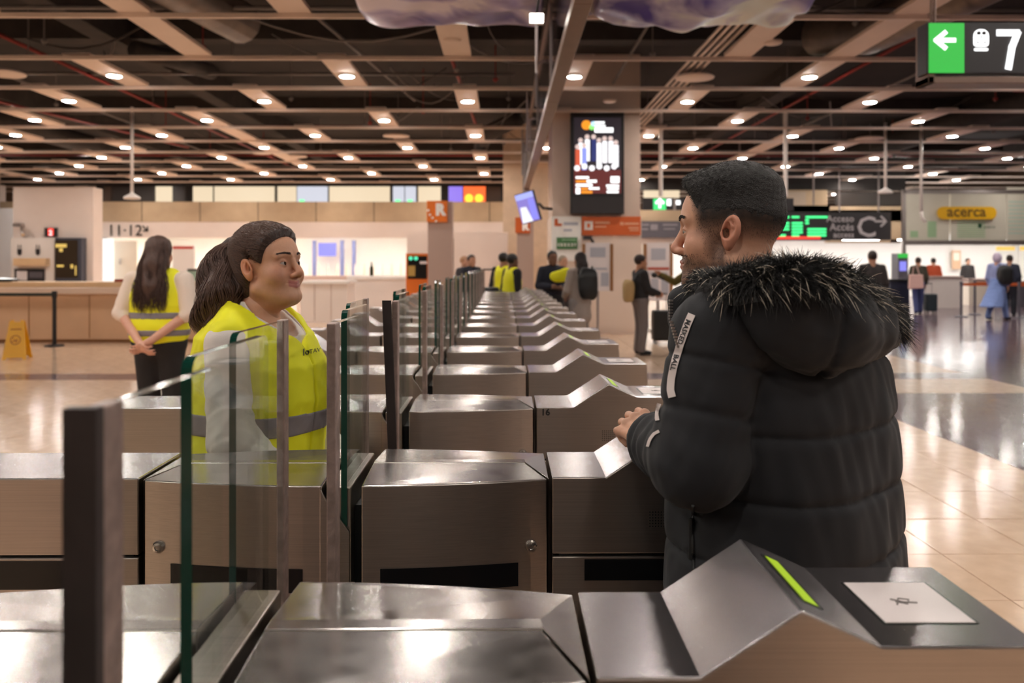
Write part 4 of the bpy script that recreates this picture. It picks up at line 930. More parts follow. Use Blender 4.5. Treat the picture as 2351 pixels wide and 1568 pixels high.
# ---- head in its own frame: x side, y forward, z up, origin between the ears at eye height
def head_sdf(q, jaw=1.0, full=0.0, nose=1.0, detail=True, lidz=.0050, smile=0.0, neck=.052):
    ax = np.abs(q[:, 0]); s = np.stack([ax, q[:, 1], q[:, 2]], 1)
    d = ell(q, (0, -.014, .034), (.075, .097, .086))
    d = smin(d, ell(q, (0, .036, .032), (.062, .056, .058)), .03)
    d = smin(d, ell(q, (0, .030, -.048), (.056 + .006 * full, .056, .072)), .03)
    d = smin(d, rc(s, (.048 + .004 * full, .0, -.066), (.018, .072, -.098 - .002 * full), .024 + .006 * full, .019), .03)
    d = smin(d, ell(q, (0, .076, -.098 * jaw), (.022, .018, .018)), .025)
    d = smin(d, sph(s, (.040, .052, -.032), .028 + .006 * full), .028)
    d = smin(d, rc(q, (0, -.026, -.06), (0, -.048, -.20), neck, neck + .004), .030)
    if full: d = smin(d, ell(q, (0, .026, -.106), (.040, .042, .024)), .025)
    # brow, eye hollows, lids
    d = smin(d, rc(s, (.012, .088, .022), (.046, .074, .022), .0085, .007), .014)
    d = smax(d, -sph(s, (.0315, .106, .0), .0235), .012)
    lid = sph(s, (.0315, .0745, .0), .0150)
    opn = np.maximum(np.abs(s[:, 2] + .0004) - lidz * (1 - np.clip((s[:, 0] - .0315) / .0140, -1, 1) ** 2), .074 - s[:, 1])
    lid = smax(lid, -opn, .0012)
    d = smin(smax(d, -(opn + .0005), .001), lid, .003)
    # nose
    d = smin(d, rc(q, (0, .088, .012), (0, .114 * nose, -.030), .0070, .0105), .011)
    d = smin(d, sph(q, (0, .1135 * nose, -.0335), .0105), .008)
    d = smin(d, ell(s, (.0125, .099, -.0385), (.0078, .011, .0075)), .007)
    if detail: d = smax(d, -ell(s, (.0062, .106, -.0455), (.0036, .006, .0036)), .003)
    # mouth
    zs = .006 * smile; xw = .021 + .005 * smile
    d = smin(d, ell(q, (0, .078 - .004 * smile, -.064), (.026, .018, .018)), .018)
    if smile: d = smin(d, sph(s, (.041, .062, -.034), .024), .016)
    d = smin(d, rc(s, (.0, .0985 - .003 * smile, -.0605), (xw, .0865 - .003 * smile, -.0640 + zs), .0048 - .0012 * smile, .0024), .005)
    d = smin(d, rc(s, (.0, .0965 - .003 * smile, -.0705), (xw - .002, .0865 - .003 * smile, -.0670 + zs), .0060 - .0012 * smile, .0024), .005)
    if detail: d = smax(d, -rc(s, (.0, .1030 - .003 * smile, -.0652), (xw + .004, .0880 - .003 * smile, -.0650 + zs * 1.2), .0016, .0013), .002)
    # ears
    t = math.radians(14); R = np.array([[1, 0, 0], [0, math.cos(t), math.sin(t)], [0, -math.sin(t), math.cos(t)]]).T
    er = ell(s, (.080, -.015, -.004), (.0105, .0185, .0315), R)
    er = smin(er, ell(s, (.077, -.009, -.031), (.0075, .009, .012)), .008)
    if detail:
        er = smax(er, -ell(s, (.096, -.0125, .001), (.0185, .0130, .0245), R), .003)
        er = smin(er, chain(s, [A3(.0815, -.013, .018), A3(.083, -.0185, .004), A3(.082, -.0165, -.014), A3(.081, -.009, -.021)], [.0028, .0032, .003, .0025], .003), .003)
        er = smin(er, sph(s, (.080, .0015, -.009), .0042), .004)
    d = smin(d, er, .004)
    if detail: d = smax(d, -ell(s, (.082, -.0055, -.008), (.014, .0065, .0105)), .003)
    return d
def hand_parts(p, wrist, fwd, nrm, thumb_side, curl=1.0, s=1.0, bend=(.75, 1.15, .75)):
    """palm and five fingers; fwd to the knuckles, nrm out of the back of the hand, thumb_side +1/-1 along fwd x nrm"""
    f = np.asarray(fwd, float); f /= np.linalg.norm(f); n = np.asarray(nrm, float); n = n - f * (n @ f); n /= np.linalg.norm(n); sd = np.cross(f, n) * thumb_side
    w = np.asarray(wrist, float)
    d = rc(p, w, w + f * .03 * s, .024 * s, .026 * s)
    for i in range(4): d = smin(d, rc(p, w + f * .02 * s + sd * (i - 1.5) * .012 * s, w + f * .088 * s + sd * (i - 1.5) * .0205 * s - n * abs(i - 1.7) * .004 * s, .0140 * s, .0105 * s), .009 * s)
    ln = [(.034, .022, .018), (.042, .027, .02), (.046, .03, .022), (.041, .026, .02)]
    for i in range(4):
        k = w + f * (.088 + (.004 if i in (1, 2) else 0)) * s + sd * (i - 1.5) * .0215 * s - n * abs(i - 1.7) * .004 * s; ang = 0.0; r = .0098 * s * (0.88 if i == 0 else 1.0); q = k; fd = None
        for j, L in enumerate(ln[i]):
            ang += bend[j] * curl * (1.0 - .10 * (i - 1.5)); dr = f * math.cos(ang) - n * math.sin(ang); q2 = q + dr * L * s
            e = rc(p, q, q2, r, r * .92); fd = e if fd is None else smin(fd, e, .003 * s); q = q2; r *= .93
        d = smin(d, fd, .0018 * s); d = smin(d, sph(p, k + n * .0015 * s, .0118 * s), .006 * s)
    t0 = w + f * .022 * s + sd * .020 * s - n * .006 * s; t1 = w + f * .055 * s + sd * .046 * s - n * .016 * s; t2 = t1 + (f * .9 + sd * (.25 - .5 * min(curl, 1)) - n * .25) * .030 * s; t3 = t2 + (f * .8 - sd * .45 * curl - n * .3) * .024 * s
    return smin(d, chain(p, [t0, t1, t2, t3], [.0165 * s, .0125 * s, .0108 * s, .0088 * s], .004 * s), .009 * s)
# ================================================================== THE TWO PEOPLE IN FRONT
def merge(*vq):
    v = []; q = []; o = 0
    for a, b in vq: v.append(a); q.append(b + o); o += len(a)
    return np.concatenate(v), np.concatenate(q)
def lerp(a, b, t): return np.asarray(a) * (1 - t)[..., None] + np.asarray(b) * t[..., None]
def sstep(a, b, x): t = np.clip((x - a) / (b - a), 0, 1); return t * t * (3 - 2 * t)
M_skin = mat('skin', (0.6, 0.4, 0.3), 0.48, vcol=True, sss=0.06, bump=0.05, bscale=240, noise=0.04, nscale=90)
M_eye = mat('eye_white', srgb(196, 182, 174), 0.15); M_iris = mat('eye_iris', srgb(46, 28, 18), 0.12)
M_brow = mat('brow_hair', srgb(34, 24, 20), 0.7)
def eyes(parent, c, R, look=(0, 0)):
    for s in (-1, 1):
        p = c + R @ A3(s * .0315, .0752, -.0004)
        e = MB(); ico = []
        e.lathe([(.0125 * math.sin(math.pi * k / 12) + 1e-5, .0125 * math.cos(math.pi * k / 12)) for k in range(13)], n=20)
        o = e.build('eyeball', M_eye, parent, loc=p, smooth=True)
        d = R @ A3(look[0], 1, look[1]); d /= np.linalg.norm(d); Ri = frame(d)
        mb = MB(); pts = [tuple(Ri @ A3(.0060 * math.cos(t), .0114, .0060 * math.sin(t))) for t in np.linspace(0, 2 * np.pi, 18, endpoint=False)]
        pts2 = [tuple(Ri @ A3(0, .0133, 0))]; mb.add(pts + pts2, [(i, (i + 1) % 18, 18) for i in range(18)]); mb.build('iris', M_iris, o)
def brows(parent, c, R, f, w=1.0, seed=1, m=None):
    r = np.random.default_rng(seed)
    for s in (-1, 1):
        P = []; Rr = []
        for k in range(150):
            t = r.uniform(0, 1); x = .012 + .040 * t; z = .026 + .007 * math.sin(t * 2.2) - .004 * t + r.uniform(-.0028, .0028) * (1.2 - .7 * t) * w
            y = .105; a = np.array([[s * x, y, z]])
            for _ in range(14): a[0, 1] -= f(a)[0] * .9
            b = a[0] + A3(s * .007, -.002, .0025 * (1 - t) - .001); m_ = (a[0] + b) / 2 + A3(0, .0012, 0)
            P.append(np.stack([c + R @ (a[0] - A3(0, .001, 0)), c + R @ m_, c + R @ b])); Rr.append([.0005 * w, .00045 * w, .0001])
        strands('eyebrow', np.array(P), np.array(Rr), m or M_brow, parent)

# ------------------------------------------------------------------ the man in the black padded jacket
man = empty('person', (0.522, 1.60, 0), 'man in a black padded jacket with a fur trimmed hood, seen from behind at right', 'person')
MO = man.location.copy()
HC_m = A3(0.462, 1.745, 1.566)          # head centre
Rm = frame((-math.cos(math.radians(24)), math.sin(math.radians(24)), -.03))
hs_m = 1.02
TH = math.radians(48); dB = A3(-math.cos(TH), math.sin(TH), 0); lB = A3(-math.sin(TH), -math.cos(TH), 0)
OM = A3(0.522, 1.60, 0)
shL = np.array(W(1650, 770, 1.45)); elL = np.array(W(1604, 1056, 1.43)); wrL = np.array(W(1497, 1010, 1.755))
knL = np.array(W(1450, 966, 1.835)); hf = knL - wrL; hn = A3(-.42, -.45, .80)
shR = OM - lB * .19 + A3(0, 0, 1.385); elR = OM - lB * .235 + dB * .03 + A3(0, 0, 1.12); wrR = OM - lB * .10 + dB * .24 + A3(0, 0, 1.17)
def f_head_m(q): return head_sdf(q, 1.02, 0.0, .955)
def fm_head(p): return f_head_m(((p - HC_m) @ Rm) / hs_m) * hs_m
hipL, hipR = OM + lB * .09, OM - lB * .09
def fm_low(p):
    d = ell(p, OM + A3(0, 0, 1.18), (.17, .13, .26)); d = smin(d, ell(p, OM + A3(0, 0, .95), (.17, .14, .14)), .08)
    d = smin(d, rc(p, OM + A3(-.02, .05, 1.36), HC_m + A3(.02, -.02, -.12), .075, .058), .05)
    for a, b, c in ((shL, elL, wrL), (shR, elR, wrR)): d = smin(d, chain(p, [a, b, c], [.055, .042, .030], .01), .04)
    for h_, s in ((hipL, 1), (hipR, -1)):
        k = h_ + dB * .03 + A3(0, 0, .50); an = h_ + lB * s * .01 - dB * .01 + A3(0, 0, .08)
        d = smin(d, chain(p, [h_ + A3(0, 0, .9), k, an], [.088, .058, .042], .02), .05); d = smin(d, rc(p, an - A3(0, 0, .04), an + dB * .15 - A3(0, 0, .05), .035, .03), .03)
    return d
def fm_hand(p): return smin(hand_parts(p, wrL, hf, hn, 1.0, 1.0, 1.0, (.42, 1.25, .8)), rc(p, wrL, wrL + (elL - wrL) * .3, .026, .032), .012)
def fm_handR(p): return hand_parts(p, wrR, dB * .8 + A3(0, 0, -.2), A3(0, 0, 1.), -1.0, .8, 1.0)
def skin_m(v):
    q = ((v - HC_m) @ Rm) / hs_m; n = len(v); base = np.tile(A3(*srgb(212, 160, 132)), (n, 1)); inh = vlen(q - A3(0, 0, -.03)) < .19
    x, y, z = np.abs(q[:, 0]), q[:, 1], q[:, 2]
    nz = .5 + .5 * vnoise(v, 300, 3)
    cheek = np.exp(-((x - .045) ** 2 + (y - .06) ** 2 + (z + .02) ** 2) / .0006) * inh; base = lerp(base, A3(*srgb(198, 128, 104)), cheek * .5)
    noset = np.exp(-((y - .112) ** 2 + x ** 2 + (z + .03) ** 2) / .0004) * inh; base = lerp(base, A3(*srgb(196, 120, 98)), noset * .6)
    lips = (1 - sstep(.010, .014, np.abs(z + .0655) + .0 * x)) * (1 - sstep(.016, .026, x)) * sstep(.086, .09, y) * inh; base = lerp(base, A3(*srgb(160, 92, 80)), lips * .8)
    beard = sstep(-.035, -.058, z + .012 * (x > .05)) * (z > -.125) * sstep(-.012, .012, y) * (1 - lips); beard = np.maximum(beard, sstep(.052, .062, x) * sstep(.004, -.02, z) * sstep(-.004, .004, y) * sstep(.045, .02, y) * (z > -.12))
    beard = np.maximum(beard, (np.abs(z + .052) < .006) * (x < .026) * (y > .085))
    base = lerp(base, A3(*srgb(84, 60, 50)), np.clip(beard, 0, 1) * (.62 + .25 * nz) * inh)
    # clipped hair: the skin darkens gradually up the sides and the neck
    fade = sstep(-.022, .030, z + .25 * np.clip(-y - .03, 0, .1)) * sstep(.062, .040, y - .25 * np.clip(z - .03, 0, 1))
    base = lerp(base, A3(*srgb(30, 24, 22)), np.clip(fade, 0, 1) ** .6 * (.93 + .06 * nz) * inh)
    ear = (x > .0765) & (y < .012) & (y > -.045) & (np.abs(z) < .05); base = lerp(base, A3(*srgb(204, 138, 112)), ear * .95)
    return base
lo = HC_m - A3(.14, .14, .24); hi = HC_m + A3(.14, .14, .16)
vq1 = surface(fm_head, lo, hi, .0026)
vq2 = surface(fm_hand, np.minimum(wrL, knL) - .11, np.maximum(wrL, knL) + .11, .0026)
vq3 = surface(fm_low, (0.0, 1.2, 0.0), (1.0, 2.1, 1.55), .014); vq4 = surface(fm_handR, wrR - .14, wrR + .16, .006)
v, q = merge(vq1, vq2, vq3, vq4)
bm_ = np_mesh('body', v - np.array(MO), q, M_skin, man, skin_m(v))
me_ = empty('tmp')
def local_parent(o): o.parent = man; o.location = Vector(o.location) - MO; return o
def eyes_at(par, off, c, R, look=(0, 0)):
    k = len(par.children); eyes(par, c - np.array(off), R, look)
eyes_at(man, MO, HC_m, Rm * hs_m, (-.25, -.05))
brows(man, HC_m - np.array(MO), Rm * hs_m, f_head_m, 1.5, 2)
bpy.data.objects.remove(me_)
# hair: dense dark cap, thick on top, running out into the clipped sides
def f_hair_m(q):
    base = ell(q, (0, -.014, .034), (.075, .097, .086)); base = smin(base, ell(q, (0, .036, .032), (.062, .056, .058)), .03)
    x, y, z = np.abs(q[:, 0]), q[:, 1], q[:, 2]
    th = -.0035 + .0045 * sstep(.012, .05, z + .35 * np.clip(-y - .03, 0, .1)) + .018 * sstep(.045, .115, z) + .008 * sstep(.03, .09, y) * sstep(.05, .09, z)
    d = base - th - .0016 * vnoise(q, 240, 5) - .001 * vnoise(q, 700, 6)
    line = (z - (.0 + np.where(y > .035, 2.2 * (y - .035), 0)))
    return smax(d, -line, .012)
HCl = HC_m - np.array(MO)
v, q = surface(lambda p: f_hair_m(((p - HC_m) @ Rm) / hs_m) * hs_m, lo, hi, .0027)
M_hair_m = mat('hair_black', srgb(26, 21, 19), 0.55, noise=0.25, nscale=160, bump=0.5, bscale=420)
hair_m = np_mesh('hair', v - np.array(MO), q, M_hair_m, man)
def scatter_normals(f, v, q, n, rngs):
    r = np.random.default_rng(rngs); i = r.integers(0, len(q), n); c = v[q[i]]; w = r.dirichlet(np.ones(4), n); return (c * w[..., None]).sum(1)
P0 = scatter_normals(None, v, q, 9000, 4); ql = ((P0 - HC_m) @ Rm) / hs_m
nrm = grad(lambda p: ell(((p - HC_m) @ Rm), (0, -.014, .034), (.075, .097, .086)), P0)
keep = ql[:, 2] > .02; P0, nrm, ql = P0[keep], nrm[keep], ql[keep]; n = len(P0); r_ = np.random.default_rng(8)
comb = np.tile(Rm @ A3(0, .75, -.1), (n, 1)) * sstep(.03, .09, ql[:, 2])[:, None] + np.tile(A3(0, 0, -.6), (n, 1)) * sstep(.09, .03, ql[:, 2])[:, None]
dr = nrm * .42 + comb + r_.normal(size=(n, 3)) * .25; dr /= vlen(dr)[:, None]
L = (.003 + .009 * sstep(.04, .11, ql[:, 2])) * r_.uniform(.5, 1.1, n)
t = np.linspace(0, 1, 4); Pp = (P0 - nrm * .002)[:, None, :] + dr[:, None, :] * (t * 1.0)[None, :, None] * L[:, None, None] + A3(0, 0, -1)[None, None, :] * (t ** 2)[None, :, None] * L[:, None, None] * .25
strands('hair_strands', Pp - np.array(MO), np.tile([.00055, .0005, .00035, .0001], (n, 1)), M_hair_m, hair_m)
# clipped hair on the sides
vb, qb = vq1; Pc = scatter_normals(None, vb, qb, 40000, 19); qc = ((Pc - HC_m) @ Rm) / hs_m; yc_, zc_ = qc[:, 1], qc[:, 2]
fd = sstep(-.024, .030, zc_ + .25 * np.clip(-yc_ - .03, 0, .1)) * sstep(.062, .040, yc_ - .25 * np.clip(zc_ - .03, 0, 1)) * (np.abs(qc[:, 0]) < .0765) * (zc_ < .06)
Pc = Pc[np.random.default_rng(6).uniform(size=len(Pc)) < fd * .9][:9000]; nc_ = grad(fm_head, Pc); dc = nc_ * .5 + A3(0, 0, -.8) + np.random.default_rng(7).normal(size=(len(Pc), 3)) * .2; dc /= vlen(dc)[:, None]
strands('clipped_hair', (Pc[:, None, :] + dc[:, None, :] * np.array([-.0005, .0012, .0028])[None, :, None]) - np.array(MO), np.tile([.0002, .00018, .00008], (len(Pc), 1)), M_hair_m, hair_m)
# beard stubble
vb, qb = vq1; Pb = scatter_normals(None, vb, qb, 26000, 9); qb_ = ((Pb - HC_m) @ Rm) / hs_m; xb, yb, zb_ = np.abs(qb_[:, 0]), qb_[:, 1], qb_[:, 2]
inb = ((zb_ < -.045) & (yb > -.005) & (zb_ > -.115)) | ((xb > .05) & (zb_ < .0) & (yb > -.006) & (yb < .04) & (zb_ > -.1)); inb &= ~((np.abs(zb_ + .0655) < .010) & (xb < .024) & (yb > .08)); inb &= ~((xb > .075))
Pb = Pb[inb][:5200]; nb_ = grad(fm_head, Pb); db = nb_ * .6 + A3(0, 0, -.7) + np.random.default_rng(3).normal(size=(len(Pb), 3)) * .2; db /= vlen(db)[:, None]
Pp = Pb[:, None, :] + db[:, None, :] * np.array([-.0005, .001, .0024])[None, :, None]
strands('beard', Pp - np.array(MO), np.tile([.00018, .00016, .00008], (len(Pb), 1)), M_brow, man)

# jacket
SEAMS = [1.43, 1.325, 1.215, 1.105, 0.995, 0.88, 0.76]
def quilt(z):
    o = np.zeros_like(z)
    for i in range(len(SEAMS) - 1):
        a, b = SEAMS[i + 1], SEAMS[i]; t = (z - a) / (b - a); m = (t >= 0) & (t <= 1); o = np.where(m, 1 - np.abs(2 * t - 1) ** 9, o)
    return o
def body_uv(p):
    r = p - OM; return r @ lB, r @ dB, p[:, 2]
def fj_torso(p):
    u, w_, z = body_uv(p)
    t = np.clip((z - .76) / (1.42 - .76), 0, 1)
    a = np.interp(z, [.70, .80, .95, 1.10, 1.25, 1.36, 1.44, 1.50], [.240, .240, .230, .216, .208, .190, .13, .09]); b = np.interp(z, [.70, .80, .95, 1.10, 1.25, 1.36, 1.44, 1.50], [.195, .192, .185, .178, .172, .155, .11, .09])
    u = u - .0; w2 = w_ - np.interp(z, [.7, 1.1, 1.3, 1.5], [-.01, -.005, .0, .03])
    qn = quilt(z + .012 * np.sin(u * 9) * .4) * .0075
    fold = .0045 * vnoise(p * A3(1, 1, .45), 38, 21) + .0025 * vnoise(p * A3(1, 1, .3), 90, 22)
    k0 = np.sqrt((np.abs(u) / a) ** 2.4 + (np.abs(w2) / b) ** 2.4) ** (2 / 2.4) ** 0.5 if False else ((np.abs(u) / a) ** 2.4 + (np.abs(w2) / b) ** 2.4) ** (1 / 2.4)
    d = (k0 - 1) * np.minimum(a, b) * .95 - qn - fold
    d = smax(d, z - 1.47, .03); d = smax(d, .765 - z, .012)
    return d
def fj_arm(p, S, E, Wr, r=(.082, .076, .055), seed=31):
    ax1 = (E - S) / np.linalg.norm(E - S); ax2 = (Wr - E) / np.linalg.norm(Wr - E)
    d = smin(rc(p, S, E, r[0], r[1]), rc(p, E, Wr, r[1], r[2]), .035)
    t1 = (p - S) @ ax1; t2 = (p - E) @ ax2
    seam = np.exp(-((t1 - .13) / .008) ** 2) * .006 + np.exp(-((t1 - .045) / .006) ** 2) * .006
    wr = .004 * np.sin(t2 * 95 + 2 * vnoise(p, 25, seed)) * sstep(.05, .16, t2) * (t2 < .4) + .0035 * vnoise(p, 45, seed + 1) + .002 * vnoise(p, 100, seed + 2)
    d = d + seam - wr
    # cut at the cuff
    return smax(d, t2 - np.linalg.norm(Wr - E) - .004, .008)
NKm = HC_m + Rm @ A3(0, -.03, -.13)
def fj_collar(p):
    c = NKm + A3(.015, -.015, -.045); r = p - c; u, w_ = r @ lB, r @ dB - .012
    k = np.sqrt((u / .105) ** 2 + (w_ / .115) ** 2); d = np.abs((k - 1) * .108) - .014
    return smax(smax(d, r[:, 2] - (.028 + .006 * w_ / .1), .012), -.10 - r[:, 2], .01)
def f_jacket(p):
    d = fj_torso(p)
    kk = .006 + .03 * sstep(1.27, 1.38, p[:, 2])
    d = smin(d, fj_arm(p, shL, elL, wrL), kk); d = smin(d, fj_arm(p, shR, elR, wrR, seed=41), kk)
    d = smin(d, ell(p, (shL + shR) / 2 + A3(0, 0, -.02), (.15, .13, .08)), .06)
    d = smin(d, chain(p, [np.array(W(1592, 672, 1.60)), np.array(W(1566, 690, 1.60)), np.array(W(1566, 730, 1.60)), np.array(W(1582, 800, 1.60))], [.022, .025, .025, .03], .01), .015)
    return smin(d, fj_collar(p), .02)
M_jacket = mat('jacket_black', srgb(23, 23, 28), 0.78, bump=0.10, bscale=900, noise=0.10, nscale=14, sheen=0.06)
jk = sdf_obj('jacket', lambda p: f_jacket(p + np.array(MO)), A3(-.52, -.46, .72), A3(.36, .40, 1.62), .0052, M_jacket, man)
# hood lying on the back, its fur trim
hb = [W(1622, 692, 1.54), W(1700, 694, 1.45), W(1800, 712, 1.395), W(1885, 735, 1.41), W(1955, 745, 1.47), W(2005, 765, 1.56)]
def f_hood(p):
    d = chain(p, [np.array(x) for x in hb], [.026, .044, .066, .078, .068, .050], .03)
    d = smin(d, ell(p, np.array(W(1880, 775, 1.40)), (.085, .06, .055)), .04)
    g = np.array(W(1910, 720, 1.33)); ax = p[:, 0] - (g[0] + .02 * np.sin(9 * (p[:, 2] - 1.3)))
    d = d + .007 * np.exp(-(ax / .006) ** 2) * (p[:, 2] < 1.43)
    rz = p[:, 2] - (1.325 + .35 * (p[:, 0] - .52) ** 2); d = d + .006 * np.exp(-(rz / .007) ** 2) * (p[:, 0] > .5)
    return d - .004 * vnoise(p, 40, 61) - .0022 * vnoise(p, 95, 62)
hood = sdf_obj('hood', lambda p: f_hood(p + np.array(MO)), A3(-.36, -.42, 1.2), A3(.36, .22, 1.62), .005, M_jacket, man)
fpath = [W(1602, 664, 1.56), W(1626, 668, 1.48), W(1680, 664, 1.40), W(1760, 650, 1.355), W(1850, 648, 1.345), W(1925, 664, 1.39), W(1980, 704, 1.48), W(2012, 738, 1.57), W(2010, 762, 1.64)]
fpath = np.array([np.array(x) for x in fpath])
def along(path, t):
    n = len(path) - 1; x = np.clip(t, 0, 1) * n; i = np.minimum(x.astype(int), n - 1); u = x - i
    p0, p1, p2, p3 = path[np.maximum(i - 1, 0)], path[i], path[i + 1], path[np.minimum(i + 2, n)]; u = u[:, None]
    return .5 * (2 * p1 + (p2 - p0) * u + (2 * p0 - 5 * p1 + 4 * p2 - p3) * u * u + (3 * p1 - p0 - 3 * p2 + p3) * u ** 3)
core = along(fpath, np.linspace(0, 1, 30))
MB().tube([tuple(c - np.array(MO)) for c in core], [.016 + .015 * math.sin(math.pi * min(1, .15 + .8 * k / 29)) for k in range(30)], 10).build('fur_band', M_hair_m, hood, smooth=True)
r_ = np.random.default_rng(12)
def fur(n, Lm, rad, seed, droop, nm, m):
    r = np.random.default_rng(seed); t = r.uniform(0, 1, n); c = along(fpath, t); tg = along(fpath, np.clip(t + .01, 0, 1)) - along(fpath, np.clip(t - .01, 0, 1)); tg /= vlen(tg)[:, None] + 1e-9
    cen = OM + A3(-.04, .08, 1.44); out = c - cen; out[:, 2] = 0; out /= vlen(out)[:, None]
    th = r.uniform(-.8, 1.9, n); upv = np.tile(A3(0, 0, 1), (n, 1)); rd = upv * np.cos(th)[:, None] + out * np.sin(th)[:, None]
    root = c + rd * .024; d0 = rd * .62 + out * .20 + tg * r.normal(.15, .3, n)[:, None] + r.normal(size=(n, 3)) * .2; d0 /= vlen(d0)[:, None]
    L = Lm * r.uniform(.55, 1.25, n) * (.62 + .38 * sstep(.05, .4, t)); K = 6; s = np.linspace(0, 1, K)
    cl = np.round(t * 60 + th * 6); ch = np.sin(cl * 12.9898) * .35; ch2 = np.cos(cl * 78.233) * .3
    P = root[:, None, :] + d0[:, None, :] * (s * 1.0)[None, :, None] * L[:, None, None] - A3(0, 0, 1)[None, None, :] * (s ** 2)[None, :, None] * (L * droop * r.uniform(.4, 1.3, n))[:, None, None]
    P = P + (tg * ch[:, None] + out * ch2[:, None])[:, None, :] * (s ** 1.7)[None, :, None] * L[:, None, None] * .7
    strands(nm, P - np.array(MO), rad * np.array([1, 1, .9, .75, .5, .12])[None, :] * np.ones((n, 1)), m, hood)
M_fur = mat('fur_black', srgb(24, 22, 22), 0.5); M_furw = mat('fur_pale', srgb(205, 190, 172), 0.5)
fur(15000, .039, .00062, 21, .5, 'fur_trim', M_fur)
fur(650, .048, .0008, 22, .6, 'pale_guard_hairs', M_furw)
# white tape down the sleeve
M_tape = mat('tape_white', srgb(222, 208, 204), .6); M_ink = mat('ink_black', srgb(24, 22, 26), .6)
def tape(pts, w_px, nm, K=26):
    pts = np.array(pts, float); seg = np.r_[0, np.cumsum(vlen(np.diff(pts, axis=0)))]; tt = np.linspace(0, seg[-1], K)
    cx, cy = np.interp(tt, seg, pts[:, 0]), np.interp(tt, seg, pts[:, 1]); dx, dy = np.gradient(cx), np.gradient(cy); l = np.hypot(dx, dy); nx, ny = -dy / l, dx / l
    V = []
    for k in range(K):
        for s in (-1, 0, 1):
            h = ray_hit(cx[k] + nx[k] * s * w_px / 2, cy[k] + ny[k] * s * w_px / 2, f_jacket, 1.25, 2.0); V.append(h + grad(f_jacket, h)[0] * .0022 - np.array(MO))
    F_ = [(3 * k + j, 3 * k + j + 1, 3 * k + 3 + j + 1, 3 * k + 3 + j) for k in range(K - 1) for j in (0, 1)]
    mb = MB(); mb.add(V, F_); o = mb.build(nm, M_tape, jk, smooth=True); return o, (cx, cy, nx, ny, tt)
tp, tinfo = tape([(1590, 722), (1580, 745), (1569, 775), (1558, 808), (1549, 840), (1543, 870), (1541, 895), (1545, 912)], 17, 'sleeve_tape')
def tape_text(s, t0, size, nm, off=5.2):
    cx, cy, nx, ny, tt = tinfo; v, f = text_geo(s, size, bold=.35); V = []
    for x, y, _ in v:
        a = t0 + x * 1.05; px = np.interp(a, tt, cx); py = np.interp(a, tt, cy); ux = np.interp(a, tt, nx); uy = np.interp(a, tt, ny)
        h = ray_hit(px - ux * (y - off), py - uy * (y - off), f_jacket, 1.25, 2.0); V.append(h + grad(f_jacket, h)[0] * .0032 - np.array(MO))
    mb = MB(); mb.add(V, f); mb.build(nm, M_ink, tp)
tape_text('MASKED', 14, 15, 'lettering'); tape_text('BALL', 101, 15, 'lettering')
tape([(1516, 928), (1511, 940), (1509, 952), (1512, 966)], 10, 'sleeve_tape', 8); tape([(1516, 990), (1503, 997), (1494, 1010), (1489, 1026)], 7, 'sleeve_tape', 8)
# collar zip teeth at the front, pocket zip at the side
zt2 = [ray_hit(1541 + max(0, k - 6) * 2.0, 690 + k * 7.0, f_jacket, 1.3, 2.1) for k in range(16)]
mb = MB()
for k, a in enumerate(zt2): a = a - np.array(MO); mb.box(a[0] - .004, a[0] + .003, a[1] - .004, a[1] + .004, a[2] - .0018, a[2] + .0018)
mb.build('collar_zip', M_alu, jk)
pz = [ray_hit(1590 + .006 * (k * 12), 1160 + k * 9, f_jacket, 1.2, 2.1) for k in range(20)]
MB().tube([tuple(a - np.array(MO) + A3(0, -.002, 0)) for a in pz], .003, 5).build('pocket_zip', M_black, jk)
a = pz[3] - np.array(MO); MB().tube([(a[0] - .004, a[1] - .007, a[2]), (a[0] - .004, a[1] - .009, a[2] - .07)], [.004, .006], 6).build('zip_pull', M_black, jk)
# trousers and shoes
def f_tr(p):
    d = ell(p, OM + A3(0, 0, .93), (.175, .15, .13))
    for h_, s in ((hipL, 1), (hipR, -1)): d = smin(d, chain(p, [h_ + A3(0, 0, .88), h_ + dB * .03 + A3(0, 0, .50), h_ + lB * s * .01 - dB * .01 + A3(0, 0, .08)], [.105, .078, .07], .02), .04)
    return smax(d - .004 * vnoise(p, 40, 71), .05 - p[:, 2], .01)
sdf_obj('trousers', lambda p: f_tr(p + np.array(MO)), A3(-.35, -.35, 0), A3(.35, .35, 1.1), .012, mat('denim_black', srgb(34, 34, 40), .8), man)
for s in (1, -1):
    an = OM + lB * .09 * s + lB * s * .01 - dB * .01
    sdf_obj('shoe', lambda p: smax(smin(rc(p + np.array(MO), an + A3(0, 0, .05), an + dB * .17 + A3(0, 0, .035), .05, .042), rc(p + np.array(MO), an - dB * .03 + A3(0, 0, .045), an + A3(0, 0, .1), .045, .05), .03), -p[:, 2] + .001, .004), np.array([*(an - np.array(MO))[:2], 0]) - A3(.28, .28, .02), np.array([*(an - np.array(MO))[:2], 0]) + A3(.28, .28, .2), .009, M_black, man)
